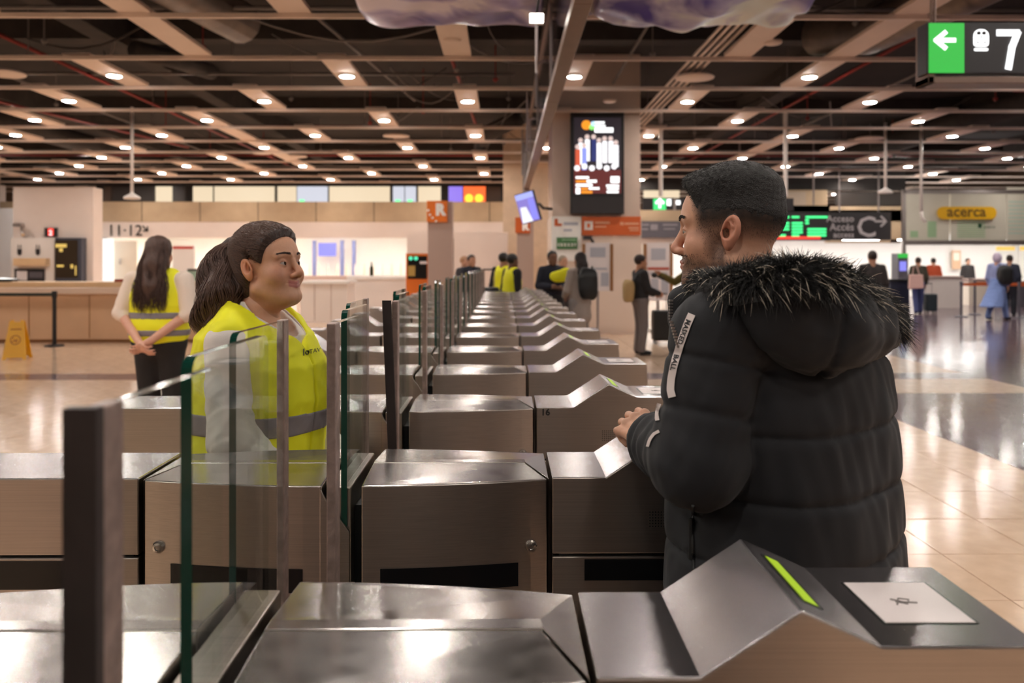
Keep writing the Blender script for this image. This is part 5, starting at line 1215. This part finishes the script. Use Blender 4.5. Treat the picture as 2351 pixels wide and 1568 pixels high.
# ------------------------------------------------------------------ the smiling woman in the yellow vest
wom = empty('person', (-0.69, 2.43, 0), 'smiling woman with a dark ponytail in a yellow vest over a white shirt', 'person')
WO = np.array(wom.location)
HCw = A3(-0.668, 2.425, 1.489); Rw = frame((math.cos(math.radians(25)), -math.sin(math.radians(25)), .12)); hs_w = .94
PB = math.radians(20); dW = A3(math.cos(PB), -math.sin(PB), 0); xW = A3(-math.sin(PB), -math.cos(PB), 0)   # forward, her right
OW = A3(-0.712, 2.44, 0)
sR = OW + xW * .150 + dW * .030 + A3(0, 0, 1.280); eR = OW + xW * .195 + dW * .075 + A3(0, 0, 1.035); wR = OW + xW * .14 + dW * .22 + A3(0, 0, .90)
sL = OW - xW * .155 + A3(0, 0, 1.280); eL = OW - xW * .205 + dW * .03 + A3(0, 0, 1.03); wL = OW - xW * .12 + dW * .21 + A3(0, 0, .90)
def f_head_w(q): return head_sdf(q, 1.0, .22, .975, True, .0043, 1.0, .047)
def fw_head(p): return f_head_w(((p - HCw) @ Rw) / hs_w) * hs_w
def fw_low(p):
    d = ell(p, OW + A3(0, 0, 1.10), (.15, .14, .24)); d = smin(d, ell(p, OW + A3(0, 0, .9), (.17, .17, .15)), .08); d = smin(d, rc(p, OW + A3(0, 0, 1.28), HCw + A3(-.03, .01, -.12), .07, .055), .05)
    for a, b, c in ((sR, eR, wR), (sL, eL, wL)): d = smin(d, chain(p, [a, b, c], [.048, .040, .028], .01), .04)
    for s in (1, -1):
        h_ = OW + xW * .09 * s; d = smin(d, chain(p, [h_ + A3(0, 0, .86), h_ + dW * .02 + A3(0, 0, .47), h_ - dW * .01 + A3(0, 0, .08)], [.095, .058, .042], .02), .05); d = smin(d, rc(p, h_ + A3(0, 0, .04), h_ + dW * .14 + A3(0, 0, .03), .034, .028), .03)
    d = smin(d, hand_parts(p, wR, dW * .8 - xW * .3 + A3(0, 0, -.2), xW * .5 + A3(0, 0, .8), -1.0, .6, .95), .01); return smin(d, hand_parts(p, wL, dW * .8 + xW * .3 + A3(0, 0, -.2), -xW * .5 + A3(0, 0, .8), 1.0, .6, .95), .01)
def skin_w(v):
    q = ((v - HCw) @ Rw) / hs_w; n = len(v); base = np.tile(A3(*srgb(220, 166, 134)), (n, 1)); inh = vlen(q - A3(0, 0, -.03)) < .19; x, y, z = np.abs(q[:, 0]), q[:, 1], q[:, 2]
    cheek = np.exp(-((x - .045) ** 2 + (y - .07) ** 2 + (z + .028) ** 2) / .0005) * inh; base = lerp(base, A3(*srgb(214, 132, 110)), cheek * .6)
    nt_ = np.exp(-((y - .112) ** 2 + x ** 2 + (z + .03) ** 2) / .0004) * inh; base = lerp(base, A3(*srgb(214, 138, 112)), nt_ * .5)
    lz = z + .0655 - .24 * np.clip(x, 0, .03); lips = (1 - sstep(.0085, .0115, np.abs(lz))) * (1 - sstep(.023, .028, x)) * sstep(.084, .089, y) * inh; base = lerp(base, A3(*srgb(182, 98, 92)), lips * .85)
    eye = np.exp(-((x - .0315) ** 2 / .0003 + (z - .002) ** 2 / .0001 + (y - .085) ** 2 / .0006)) * inh; base = lerp(base, A3(*srgb(160, 106, 88)), eye * .55)
    ear = (x > .0765) & (y < .012) & (y > -.05) & (np.abs(z) < .05); return lerp(base, A3(*srgb(226, 156, 120)), ear * .9)
lo, hi = HCw - A3(.14, .14, .24), HCw + A3(.14, .14, .16)
vqh = surface(fw_head, lo, hi, .0027); vql = surface(fw_low, (-1.05, 2.0, 0), (-.3, 2.8, 1.45), .0105)
v, q = merge(vqh, vql); np_mesh('body', v - WO, q, M_skin, wom, skin_w(v))
eyes(wom, HCw - WO, Rw * hs_w, (-.15, .05)); brows(wom, HCw - WO, Rw * hs_w, f_head_w, 1.15, 7, mat('brow_brown', srgb(62, 44, 38), .7))
# hair drawn back
TIE = np.array(W(549, 562, 2.47))
def f_hair_w(q):
    base = ell(q, (0, -.014, .034), (.075, .097, .086)); base = smin(base, ell(q, (0, .036, .032), (.062, .056, .058)), .03); base = smin(base, rc(q, (0, -.03, -.02), (0, -.05, -.08), .06, .045), .03)
    x, y, z = np.abs(q[:, 0]), q[:, 1], q[:, 2]
    th = .007 + .010 * sstep(.0, .10, z) + .004 * sstep(0, -.06, y)
    line = z - np.interp(y, [-.12, -.05, -.03, -.012, .012, .03, .05, .068, .10], [-.12, -.10, -.065, .028, .012, .0, .045, .068, .105])
    d = base - (.0005 + th * sstep(-.004, .030, line)) - .0012 * vnoise(q * A3(3, .6, 1), 190, 5)
    d = smin(d, sph(q, ((TIE - HCw) @ Rw) / hs_w, .02), .03)
    d = smax(d, -line, .007)
    return smax(d, -(ell(np.stack([x, y, z], 1), (.083, -.012, -.010), (.02, .024, .036))), .006)
fhw = lambda p: f_hair_w(((p - HCw) @ Rw) / hs_w) * hs_w
vh, qh = surface(fhw, lo - A3(.06, 0, 0), hi, .0028)
M_hair_w = mat('hair_brown', srgb(66, 49, 43), 0.42, noise=0.3, nscale=120, stretch=(1, 1, 1)); M_hair_w2 = mat('hair_brown_light', srgb(104, 78, 66), 0.4)
hw_ = np_mesh('hair', vh - WO, qh, M_hair_w, wom)
r = np.random.default_rng(5); P0 = scatter_normals(None, vh, qh, 4200, 15); n = len(P0)
tt = np.linspace(0, 1, 9); L_ = r.uniform(.25, .8, n)
Pp = P0[:, None, :] + (TIE - P0)[:, None, :] * (tt[None, :] * L_[:, None])[..., None]
for it in range(4):
    fl_ = Pp.reshape(-1, 3); d_ = fhw(fl_); g_ = grad(fhw, fl_); fl_ = fl_ - g_ * (d_ - .0004)[:, None]; Pp = fl_.reshape(n, 9, 3)
Pp = Pp + (r.normal(size=(n, 1, 3)) * .0006 + r.normal(size=(n, 1, 3)) * .0012 * np.sin(tt * 5)[None, :, None])
strands('hair_strands', Pp - WO, np.tile(np.array([.2, .8, 1, 1, 1, 1, .9, .6, .1]) * .00065, (n, 1)), [M_hair_w2], hw_)
tpath = np.array([np.array(W(*a)) for a in ((554, 562, 2.47), (536, 562, 2.47), (520, 588, 2.46), (515, 624, 2.44), (511, 662, 2.42), (501, 702, 2.41), (490, 740, 2.40))])
def f_tail(p): return chain(p, list(tpath), [.011, .019, .030, .040, .045, .036, .014], .02) - .004 * vnoise(p * A3(1, 1, .35), 120, 33)
tail = sdf_obj('ponytail', lambda p: f_tail(p + WO), tpath.min(0) - WO - .09, tpath.max(0) - WO + .09, .0045, M_hair_w, wom)
n = 3600; t0 = r.uniform(0, .25, n); t1 = np.clip(r.normal(.9, .16, n), .5, 1.12); K = 20; s = np.linspace(0, 1, K); T_ = t0[:, None] + (t1 - t0)[:, None] * s[None, :]
cen = along(tpath, np.clip(T_.ravel(), 0, 1)).reshape(n, K, 3) + (np.clip(T_ - 1, 0, 1) * -.25)[..., None] * A3(0, 0, 1)
wd = np.interp(T_, [0, .12, .3, .5, .7, .9, 1.1], [.016, .034, .050, .060, .062, .056, .044]); th = r.uniform(0, 6.28, n); rr = np.sqrt(r.uniform(.25, 1.2, n))
ph = r.uniform(0, 6.28, n); wav = .010 * np.sin(T_ * 13 + np.round(th * 3)[:, None] + ph[:, None] * .25)
off = np.stack([np.cos(th)[:, None] * wd * rr[:, None] + wav, np.sin(th)[:, None] * wd * rr[:, None] * .9 + wav * .6, wav * .5], -1)
Pp = cen + off
strands('ponytail_strands', Pp - WO, np.tile(np.r_[.6, np.ones(K - 4), .8, .5, .1] * .0009, (n, 1)), [M_hair_w2], tail)
tn = np.array(W(545, 560, 2.47)) - WO; mb = MB(); mb.lathe([(.010, -.007), (.019, -.007), (.021, 0), (.019, .007), (.010, .007)], n=16); ht = mb.build('hair_tie', mat('tie_beige', srgb(196, 160, 130), .6), wom, loc=tn, rot=(0, math.radians(70), math.radians(10)), smooth=True)
# shirt
def uvw(p): r_ = p - OW; return r_ @ xW, r_ @ dW, p[:, 2]
ZS = [.80, .90, 1.02, 1.12, 1.215, 1.295, 1.35, 1.395]
def f_torso_w(p, off=0.0):
    u, w_, z = uvw(p); a = np.interp(z, ZS, [.195, .185, .175, .178, .178, .160, .10, .062]) + off; b = np.interp(z, ZS, [.170, .168, .168, .172, .165, .135, .088, .066]) + off; w2 = w_ - np.interp(z, ZS, [.0, .0, .008, .022, .018, .005, .0, .0])
    k = ((np.abs(u) / a) ** 2.3 + (np.abs(w2) / b) ** 2.3) ** (1 / 2.3); return (k - 1) * np.minimum(a, b) * .9
def f_sleeve(p, S, E, Wr, seed): 
    d = smin(rc(p, S, E, .066, .060), rc(p, E, Wr, .060, .050), .03); t2 = (p - E) @ ((Wr - E) / np.linalg.norm(Wr - E)); nk = sstep(.06, .14, vlen(p - S)); return smax(d - nk * (.005 * vnoise(p * A3(1, 1, .7), 55, seed) + .003 * vnoise(p, 120, seed + 1)), t2 - np.linalg.norm(Wr - E) + .01, .006)
def f_shirt(p):
    d = smax(f_torso_w(p, -.004) - .003 * vnoise(p, 50, 3), p[:, 2] - 1.375, .01); d = smax(d, -rc(p, NKw + A3(0, 0, .05), NKw + dW * .055 + A3(0, 0, -.085), .085, .045), .008); d = smin(d, f_sleeve(p, sR, eR, wR, 5), .02); return smax(smin(d, f_sleeve(p, sL, eL, wL, 8), .02), .82 - p[:, 2], .01)
NKw = HCw + Rw @ A3(0, -.025, -.125)
M_shirt = mat('shirt_white', srgb(236, 226, 218), .75, bump=.12, bscale=700)
sdf_obj('shirt', lambda p: f_shirt(p + WO), A3(-.42, -.42, .78), A3(.38, .42, 1.40), .0055, M_shirt, wom)
NKw = HCw + Rw @ A3(0, -.025, -.125)
def f_coll(p):
    r_ = p - (NKw + A3(0, 0, .004)); u, w_, z = r_ @ xW, r_ @ dW - .006, r_[:, 2]; fl_ = np.clip(.012 - z * .32, 0, .045)
    k = np.sqrt((u / (.066 + fl_)) ** 2 + (w_ / (.072 + fl_)) ** 2); d = np.abs((k - 1) * (.07 + fl_)) - .0032
    d = smax(smax(d, z - (.026 - .80 * np.clip(w_ + .03, 0, 1)), .004), (-.032 - .85 * np.clip(w_ + .03, 0, 1)) - z, .004)
    return smax(d, -(np.maximum(np.abs(u) - .022 - .35 * np.clip(z + .10, 0, .2), .02 - w_)), .003)
sdf_obj('shirt_collar', lambda p: f_coll(p + WO), NKw - WO - A3(.18, .18, .24), NKw - WO + A3(.16, .16, .1), .0035, M_shirt, wom)
# vest
def f_vest(p):
    u, w_, z = uvw(p); d = f_torso_w(p, .013)
    sh = rc(p, OW + xW * .06 + A3(0, 0, 1.342), sR + xW * .004 + A3(0, 0, .022), .050, .054); sh = smin(sh, rc(p, OW - xW * .06 + A3(0, 0, 1.342), sL - xW * .004 + A3(0, 0, .022), .050, .054), .02)
    d = smin(d, smax(sh, .0, .001) * 0 + sh, .05)
    d = d - .004 * vnoise(p * A3(1, 1, .6), 32, 12) - .002 * vnoise(p, 80, 13)
    # arm holes
    for S, sg in ((sR, 1), (sL, -1)):
        d = smax(d, -ell(p, S + xW * sg * .065 + A3(0, 0, -.085), (.066, .066, .105)), .012)
    # neck opening and V
    d = smax(d, -(rc(p, NKw + A3(0, 0, .07), NKw + dW * .03 + A3(0, 0, -.055), .110, .086)), .008)
    vv = np.abs(u) - np.clip((z - 1.26) * .6, 0, .09); d = smax(d, -np.maximum(vv, .02 - w_), .006)
    d = d + .003 * np.exp(-(u / .004) ** 2) * (w_ > 0)
    return smax(d, .82 - z, .006)
M_vest = mat('vest_yellow', (0.98, 0.95, 0.012), 0.65, bump=.08, bscale=600); M_band = mat('reflective_grey', srgb(138, 130, 136), .45)
vest = sdf_obj('vest', lambda p: f_vest(p + WO), A3(-.36, -.38, .80), A3(.34, .38, 1.42), .0052, M_vest, wom)
sdf_obj('reflective_band', lambda p: np.maximum(f_vest(p + WO) - .0022, np.abs(p[:, 2] - 1.062 + .02 * p[:, 0]) - .029), A3(-.36, -.38, .98), A3(.34, .38, 1.14), .0045, M_band, vest)
def proj_text(s, px, py, size, slope, m, nm, par, f, off, y0, y1, bold=.2, lift=.0018):
    v, fc = text_geo(s, size, bold=bold); V = []
    for x, y, _ in v: h = ray_hit(px + x, py - y + x * slope, f, y0, y1); V.append(h + grad(f, h)[0] * lift - off)
    mb = MB(); mb.add(V, fc); return mb.build(nm, m, par)
proj_text('lo', 694, 817, 22, -.22, M_ink, 'lettering', vest, f_vest, WO, 2.0, 2.7, .5); proj_text('TAV', 709, 813, 14, -.22, M_ink, 'lettering', vest, f_vest, WO, 2.0, 2.7, .0)
def f_trw(p):
    d = ell(p, OW + A3(0, 0, .88), (.185, .17, .12))
    for s in (1, -1): h_ = OW + xW * .09 * s; d = smin(d, chain(p, [h_ + A3(0, 0, .84), h_ + dW * .02 + A3(0, 0, .47), h_ + A3(0, 0, .07)], [.105, .078, .075], .02), .03)
    return smax(d, .04 - p[:, 2], .01)
sdf_obj('trousers', lambda p: f_trw(p + WO), A3(-.3, -.3, 0), A3(.3, .3, 1.05), .013, M_black, wom)
for s in (1, -1):
    an = OW + xW * .09 * s - WO; sdf_obj('shoe', lambda p: smax(rc(p, an + A3(0, 0, .045), an + dW * .16 + A3(0, 0, .032), .046, .038), .001 - p[:, 2], .004), np.array([*an[:2], 0]) - A3(.26, .26, .02), np.array([*an[:2], 0]) + A3(.26, .26, .14), .01, M_black, wom)
# ================================================================== PEOPLE FURTHER BACK
def far_person(label, X, Y, face, hgt, top, bottom, hair, skin=(206, 150, 122), arms=None, h=.014, vest=None, long_hair=0.0, stride=0.0, coat=0.0, sleeve=1.0, bands=(1.13, 1.0), width=1.0, group=None, hood=None, skirt=None, hair_strands=False):
    s = hgt / 1.72; e = empty('person', (X, Y, 0), label, 'person', group); R = frame((math.sin(face), math.cos(face), 0)); HCp = A3(0, .012, 1.595) * s
    aw = arms or [((.235, -.03, 1.10), (.225, .07, .86)), ((-.235, -.03, 1.10), (-.225, .07, .86))]
    J = []
    for sg, (el, wr) in zip((1, -1), aw): J.append((A3(sg * .175 * width, -.005, 1.39) * s, A3(*el) * s, A3(*wr) * s))
    legs = []
    for sg in (1, -1):
        st = stride * sg; legs.append((A3(sg * .09, 0, .90) * s, A3(sg * .095, .03 + st * .35, .50) * s, A3(sg * .10, -.02 + st, .08 + .05 * max(0, -st)) * s))
    def loc(p): return p @ R if False else p
    def body(p):
        d = head_sdf((p - HCp) / s, detail=False) * s; d = smin(d, ell(p, A3(0, 0, 1.22) * s, A3(.165 * width, .11, .24) * s), .05); d = smin(d, ell(p, A3(0, 0, .96) * s, A3(.165 * width, .12, .15) * s), .06)
        for sg, (a, b, c) in zip((1, -1), J):
            d = smin(d, chain(p, [a, b, c], [.05 * s, .040 * s, .028 * s], .01), .03); f = c - b; d = smin(d, hand_parts(p, c, f, A3(sg * .8, .1, .3), -sg * 1.0, .5, s), .01)
        for a, b, c in legs: d = smin(d, chain(p, [a, b, c], [.088 * s, .057 * s, .042 * s], .02), .04); d = smin(d, rc(p, c - A3(0, 0, .03), c + A3(0, .14, -.045), .035, .028), .03)
        return d
    base = A3(*srgb(*skin))
    lo, hi = A3(-.5, -.6, 0) * s, A3(.5, .6, 1.78) * s
    off = np.zeros(3)
    rot = Matrix(((R[0, 0], R[0, 1], 0), (R[1, 0], R[1, 1], 0), (0, 0, 1))).to_euler()
    e.rotation_euler = rot
    def skincol(v): return np.tile(base, (len(v), 1))
    sdf_obj('body', body, lo, hi, h, M_skin, e, skincol)
    def ftop(p):
        wv = width; d = ell(p, A3(0, 0, 1.22) * s, A3(.19 * wv, .135, .27) * s); d = smin(d, ell(p, A3(0, -.005, 1.02) * s, A3(.185 * wv, .145, .18) * s), .06); d = smin(d, rc(p, A3(.10, 0, 1.41) * s, A3(-.10, 0, 1.41) * s, .062 * s, .062 * s), .04)
        for a, b, c in J:
            e_ = b + (c - b) * max(0, (sleeve - .5) * 2) if sleeve > .5 else a + (b - a) * max(sleeve * 2, .3); d = smin(d, chain(p, [a, b, e_] if sleeve > .5 else [a, e_], [.075 * s, .064 * s, .052 * s], .01), .03)
        lowz = (.88 - coat) * s
        if coat: d = smin(d, rc(p, A3(0, 0, 1.0) * s, A3(0, 0, .9 - coat + .1) * s, .15 * s, .19 * s), .05)
        d = smax(d, -ell(p, A3(0, .03, 1.53) * s, A3(.068, .075, .07) * s), .012)
        return smax(d - .005 * vnoise(p, 26, 3), lowz - p[:, 2], .01)
    mt = mat('cloth_%d_%d_%d' % top, srgb(*top), .8); to = sdf_obj('jacket' if sleeve == 1 and top[0] < 120 else 'top', ftop, lo, hi, h, mt, e)
    def ftr(p):
        d = ell(p, A3(0, 0, .93) * s, A3(.185 * width, .145, .13) * s)
        for a, b, c in legs: d = smin(d, chain(p, [a, b, c], [.105 * s, .078 * s, .066 * s], .02), .04)
        return smax(d, .05 * s - p[:, 2], .01)
    if skirt is None: sdf_obj('trousers', ftr, lo, hi, h, mat('cloth_%d_%d_%d' % bottom, srgb(*bottom), .8), e)
    else:
        sdf_obj('trousers', ftr, lo, hi, h, mat('cloth_%d_%d_%d' % bottom, srgb(*bottom), .8), e)
        def fsk(p):
            t = np.clip((1.1 * s - p[:, 2]) / (.75 * s), 0, 1); c = np.stack([-.10 * t * 0, -.32 * t ** 1.5, 0 * t], 1); rad = .17 + .13 * t; d = np.sqrt(p[:, 0] ** 2 * 1.3 + (p[:, 1] - c[:, 1]) ** 2) - rad * s
            return smax(smax(d - .012 * vnoise(p, 22, 6), .34 * s - p[:, 2], .03), p[:, 2] - 1.08 * s, .03)
        sdf_obj('coat_skirt', fsk, lo - A3(.1, .3, 0), hi, h, mat('cloth_skirt', srgb(*skirt), .8), e)
    for a, b, c in legs:
        sdf_obj('shoe', lambda p: smax(rc(p, c + A3(0, 0, -.03) * s, c + A3(0, .15, -.045) * s, .048 * s, .04 * s), .001 - p[:, 2], .004), A3(c[0], c[1], 0) - A3(.2, .2, .02), A3(c[0], c[1], 0) + A3(.2, .34, .3), max(h, .012), M_black, e)
    mh = mat('hair_%d_%d_%d' % hair, srgb(*hair), .5, noise=.25, nscale=60)
    def fhair(p):
        q = (p - HCp) / s; x, y, z = np.abs(q[:, 0]), q[:, 1], q[:, 2]; d = ell(q, (0, -.016, .036), (.075, .097, .086)) - .012 - .003 * vnoise(q, 120, 4)
        line = z - np.interp(y, [-.12, -.04, 0, .03, .06, .1], [-.07, -.06, .0, .01, .055, .09]); d = smax(d, -line, .01)
        if long_hair: d = smin(d, chain(q, [(0, -.04, .05), (0, -.07, -.08), (0, -.085, -.08 - long_hair * .5), (0, -.10, -.08 - long_hair)], [.085, .088, .095, .05], .03) - .012 * vnoise(q * A3(1, 1, .3), 60, 8), .03)
        return d * s
    if hood is None:
        ho = sdf_obj('hair', fhair, HCp - A3(.2, .25, .25 + long_hair) * s, HCp + A3(.2, .2, .2) * s, min(h, .010), mh, e)
        if hair_strands:
            r = np.random.default_rng(3); n = 1500; K = 9; u = r.uniform(-1, 1, n); t = np.linspace(0, 1, K)
            st = np.stack([u * .075, -.095 + .03 * u ** 2 + r.uniform(-.012, .01, n), r.uniform(-.02, .1, n)], 1)
            en = np.stack([u * .125 + r.normal(0, .012, n), -.155 + r.normal(0, .012, n), -.10 - long_hair + r.uniform(-.05, .12, n) + .05 * np.abs(u)], 1)
            P = st[:, None, :] + (en - st)[:, None, :] * t[None, :, None]; w_ = np.round(u * 9) + r.uniform(0, .7, n)
            P[..., 0] += .010 * np.sin(t[None, :] * 15 + w_[:, None]) * t; P[..., 1] += -.03 * np.sin(np.pi * t)[None, :] * 0 - .02 * np.sin(np.pi * t)[None, :] + .006 * np.cos(t[None, :] * 13 + w_[:, None])
            strands('hair_strands', P * s + HCp, np.tile(np.r_[.8, np.ones(K - 3), .7, .1] * .0022, (n, 1)), mh, ho)
    else:
        sdf_obj('hood', lambda p: smax(ell(p, HCp + A3(0, -.02, .01) * s, A3(.105, .125, .14) * s), -ell(p, HCp + A3(0, .10, -.01) * s, A3(.07, .09, .10) * s), .01), HCp - .25, HCp + .25, h, mat('cloth_hood', srgb(*hood), .8), e)
    if vest is not None:
        def fv(p):
            d = ell(p, A3(0, 0, 1.22) * s, A3(.205 * width, .155, .27) * s); d = smin(d, ell(p, A3(0, -.005, 1.02) * s, A3(.205 * width, .165, .19) * s), .06); d = smin(d, rc(p, A3(.10, 0, 1.415) * s, A3(-.10, 0, 1.415) * s, .066 * s, .066 * s), .04)
            for sg, (a, b, c) in zip((1, -1), J): d = smax(d, -ell(p, a + A3(sg * .055, 0, -.06) * s, A3(.065, .09, .11) * s), .012)
            d = smax(d, -ell(p, A3(0, .05, 1.50) * s, A3(.08, .10, .10) * s), .012); return smax(d - .004 * vnoise(p, 30, 3), .86 * s - p[:, 2], .008)
        vo = sdf_obj('vest', fv, lo, hi, h, mat('vest_lime', vest, .65), e)
        for zb in bands: sdf_obj('reflective_band', lambda p: np.maximum(fv(p) - .003, np.abs(p[:, 2] - zb * s) - .024 * s), lo, hi, h * .8, M_band, vo)
    return e, s
LIME = (0.66, 0.85, 0.012); YEL = (0.97, 0.94, 0.012)
def P_(px, Y): return W(px, 603, Y).x
far_person('woman with long dark hair in a yellow vest, back turned, hands clasped behind her', P_(366, 6.4), 6.4, .10, 1.69, (240, 220, 204), (36, 32, 32), (82, 58, 49), (224, 168, 144),
           arms=[((.27, -.06, 1.15), (.05, -.215, .955)), ((-.27, -.06, 1.15), (-.05, -.215, .95))], h=.0095, vest=YEL, long_hair=.34, sleeve=.56, width=1.14, hair_strands=True)
far_person('staff member in a lime vest over black at the far end of the gates', P_(1176, 14.5), 14.5, 1.0, 1.65, (26, 26, 30), (24, 24, 26), (28, 22, 20), (110, 74, 58), vest=LIME, bands=(1.02,))
far_person('staff member in a lime vest behind, left of the other staff member', P_(1156, 15.4), 15.4, .6, 1.68, (30, 30, 36), (24, 24, 26), (30, 24, 22), (170, 120, 96), vest=LIME, bands=(1.02,))
far_person('dark haired person in a navy coat in front of the white partition', P_(1082, 17.5), 17.5, 2.6, 1.66, (36, 38, 50), (30, 30, 36), (58, 40, 34), (190, 140, 114))
far_person('fair haired person beside the navy coat in front of the white partition', P_(1066, 18.2), 18.2, 2.2, 1.64, (60, 56, 60), (40, 40, 46), (176, 132, 100), (206, 156, 130))
p6, s6 = far_person('person with curly black hair in a navy coat carrying a lime vest on the arm', P_(1268, 14.3), 14.3, 2.9, 1.70, (34, 36, 52), (28, 28, 34), (26, 22, 22), (128, 86, 66), arms=[((.24, .0, 1.12), (.12, .26, 1.12)), ((-.25, -.02, 1.10), (-.10, .27, 1.10))])
vp = W(1284, 634, 13.95)
tag(sdf_obj('folded_vest', lambda p: smin(ell(p, np.array(vp), (.15, .06, .10)), ell(p, np.array(vp) + A3(.11, 0, .05), (.09, .05, .09)), .04) - .012 * vnoise(p, 25, 9), np.array(vp) - .3, np.array(vp) + .3, .012, mat('vest_lime', LIME, .65), None), 'lime vest bundled over the arm of the curly haired person', 'vest')
far_person('woman with long dark hair in a pale grey coat seen from behind beyond the gates', P_(1332, 13.4), 13.4, -.5, 1.66, (168, 154, 146), (150, 142, 140), (40, 28, 26), (190, 140, 116), long_hair=.26, coat=.30, arms=[((.22, .05, 1.12), (.12, .24, 1.02)), ((-.24, .02, 1.1), (-.14, .24, 1.0))])
far_person('grey haired person half hidden behind the woman in the grey coat', P_(1292, 16.0), 16.0, 2.6, 1.64, (120, 110, 106), (70, 66, 70), (150, 138, 122), (200, 150, 124))
far_person('man in a black jacket and grey trousers standing in profile right of the column', P_(1470, 13.9), 13.9, 1.35, 1.63, (34, 32, 34), (120, 110, 108), (46, 28, 22), (198, 140, 108), arms=[((.2, .06, 1.12), (.12, .28, 1.06)), ((-.2, .04, 1.12), (-.1, .28, 1.04))])
far_person('interviewer in an olive jacket reaching out with a microphone', P_(1588, 13.9), 13.9, -1.5, 1.66, (104, 92, 40), (44, 42, 44), (40, 30, 26), (196, 140, 110), arms=[((.2, .26, 1.22), (.12, .50, 1.34)), ((-.22, .0, 1.1), (-.2, .1, .9))])
far_person('person in a dark jacket standing just right of the fur hood', P_(2003, 16.5), 16.5, .2, 1.73, (62, 56, 56), (40, 40, 46), (44, 34, 30), (190, 140, 114))
far_person('person in an olive coat and jeans walking away with a pink tote bag', P_(2108, 25.0), 25.0, .2, 1.66, (66, 62, 50), (64, 72, 118), (52, 38, 32), (190, 140, 114), h=.018, stride=.16)
far_person('person in a red top at the counter of the lit hall', P_(2143, 29.0), 29.0, .1, 1.66, (196, 84, 50), (120, 110, 100), (44, 34, 30), (200, 150, 124), h=.02)
far_person('person in a pale blue hooded coat with a black backpack walking at the right', P_(2290, 22.3), 22.3, 1.0, 1.74, (150, 160, 204), (112, 132, 182), (60, 50, 50), (200, 150, 124), h=.016, stride=.26, skirt=(128, 150, 206), hood=(206, 190, 212))
far_person('person in navy behind the pale blue coat at the right edge', P_(2318, 24.0), 24.0, .6, 1.72, (40, 44, 60), (32, 34, 44), (50, 40, 36), (190, 140, 114), h=.02)
far_person('dark clad clerk behind the counters of the lit hall', P_(2222, 31.5), 31.5, 3.1, 1.66, (50, 46, 46), (40, 40, 44), (40, 32, 30), (200, 150, 124), h=.022)
# ---- what they carry
def bag(name, c, r, m, label, cat, straps=True, R=None, h=.012):
    c = np.array(c); e = empty(name, tuple(c), label, cat)
    def f(p): 
        q = p / A3(*r); k = (np.abs(q) ** 3.2).sum(1) ** (1 / 3.2); return (k - 1) * min(r) - .008 * vnoise(p, 24, 5)
    sdf_obj('sack', f, -A3(*r) * 1.3 - .03, A3(*r) * 1.3 + .03, h, m, e)
    if straps:
        for s_ in (-1, 1): MB().tube([(s_ * r[0] * .5, 0, r[2] * .85), (s_ * r[0] * .5, .12, r[2] * 1.1), (s_ * r[0] * .55, .22, r[2] * .5), (s_ * r[0] * .6, .1, -r[2] * .6)], .016, 6).build('strap', m, e)
    return e
bag('backpack', W(1350, 652, 13.15), (.15, .10, .24), M_black, 'round black backpack on the woman in the pale grey coat', 'backpack')
b_ = bag('backpack', W(1443, 668, 13.8), (.09, .12, .18), mat('bag_sand', srgb(190, 160, 112), .7), 'sand coloured backpack of the man in grey trousers', 'backpack', False); MB().tube([(.08, 0, .15), (.16, .0, .3), (.22, .0, .2)], .015, 6).build('strap', M_signblk, b_)
bag('backpack', W(2307, 632, 22.1), (.18, .12, .26), M_black, 'black backpack on the person in the pale blue coat', 'backpack', h=.018)
tb = empty('tote_bag', W(2103, 646, 24.7), 'pink tote bag hanging from the shoulder of the person in olive', 'bag'); MB().prism([(-.22, -.22), (.22, -.20), (.19, .20), (-.19, .20)], -.05, .05).build('sack', mat('bag_pink', srgb(224, 182, 172), .7), tb, bevel=.02); MB().tube([(-.1, 0, .2), (-.05, .05, .42), (.05, .05, .42), (.1, 0, .2)], .012, 6).build('handle', mat('bag_pink', srgb(224, 182, 172), .7), tb)
mic = empty('microphone', W(1503, 632, 13.6), 'black handheld microphone held towards the man in grey trousers', 'microphone'); MB().lathe([(.001, .05), (.03, .045), (.042, .02), (.042, -.01), (.03, -.03)], n=14).build('foam_head', M_black, mic, smooth=True, rot=(0, math.radians(-70), 0)); MB().tube([(.02, 0, -.01), (.16, .02, -.07)], .016, 8).build('handle', M_black, mic)
def suitcase(c, w, d, hh, label, m=M_black, rotz=0):
    e = empty('suitcase', (c[0], c[1], 0), label, 'suitcase'); e.rotation_euler = (0, 0, rotz); MB().box(-w / 2, w / 2, -d / 2, d / 2, .06, hh).build('shell', m, e, bevel=.04)
    for sx in (-1, 1):
        for sy in (-1, 1): MB().lathe([(.03, -.012), (.03, .012)], (sx * (w / 2 - .05), sy * (d / 2 - .04), .031), 10, 'x').build('wheel', M_black, e)
    for sx in (-1, 1): MB().tube([(sx * .09, d / 2 - .03, hh - .02), (sx * .09, d / 2 - .03, hh + .3)], .01, 6).build('handle_rod', M_alu, e)
    MB().tube([(-.1, d / 2 - .03, hh + .3), (.1, d / 2 - .03, hh + .3)], .014, 6).build('handle_grip', M_black, e)
suitcase(W(1522, 752, 15.8), .40, .30, .62, 'black suitcase on the floor beside the interviewer'); suitcase(W(1122, 665, 14.6), .36, .36, 1.08, 'large black upright case at the far left end of the gates'); suitcase(W(2136, 715, 25.2), .34, .24, .58, 'dark trolley suitcase pulled by the person with the pink bag', mat('case_teal', srgb(44, 54, 60), .4))
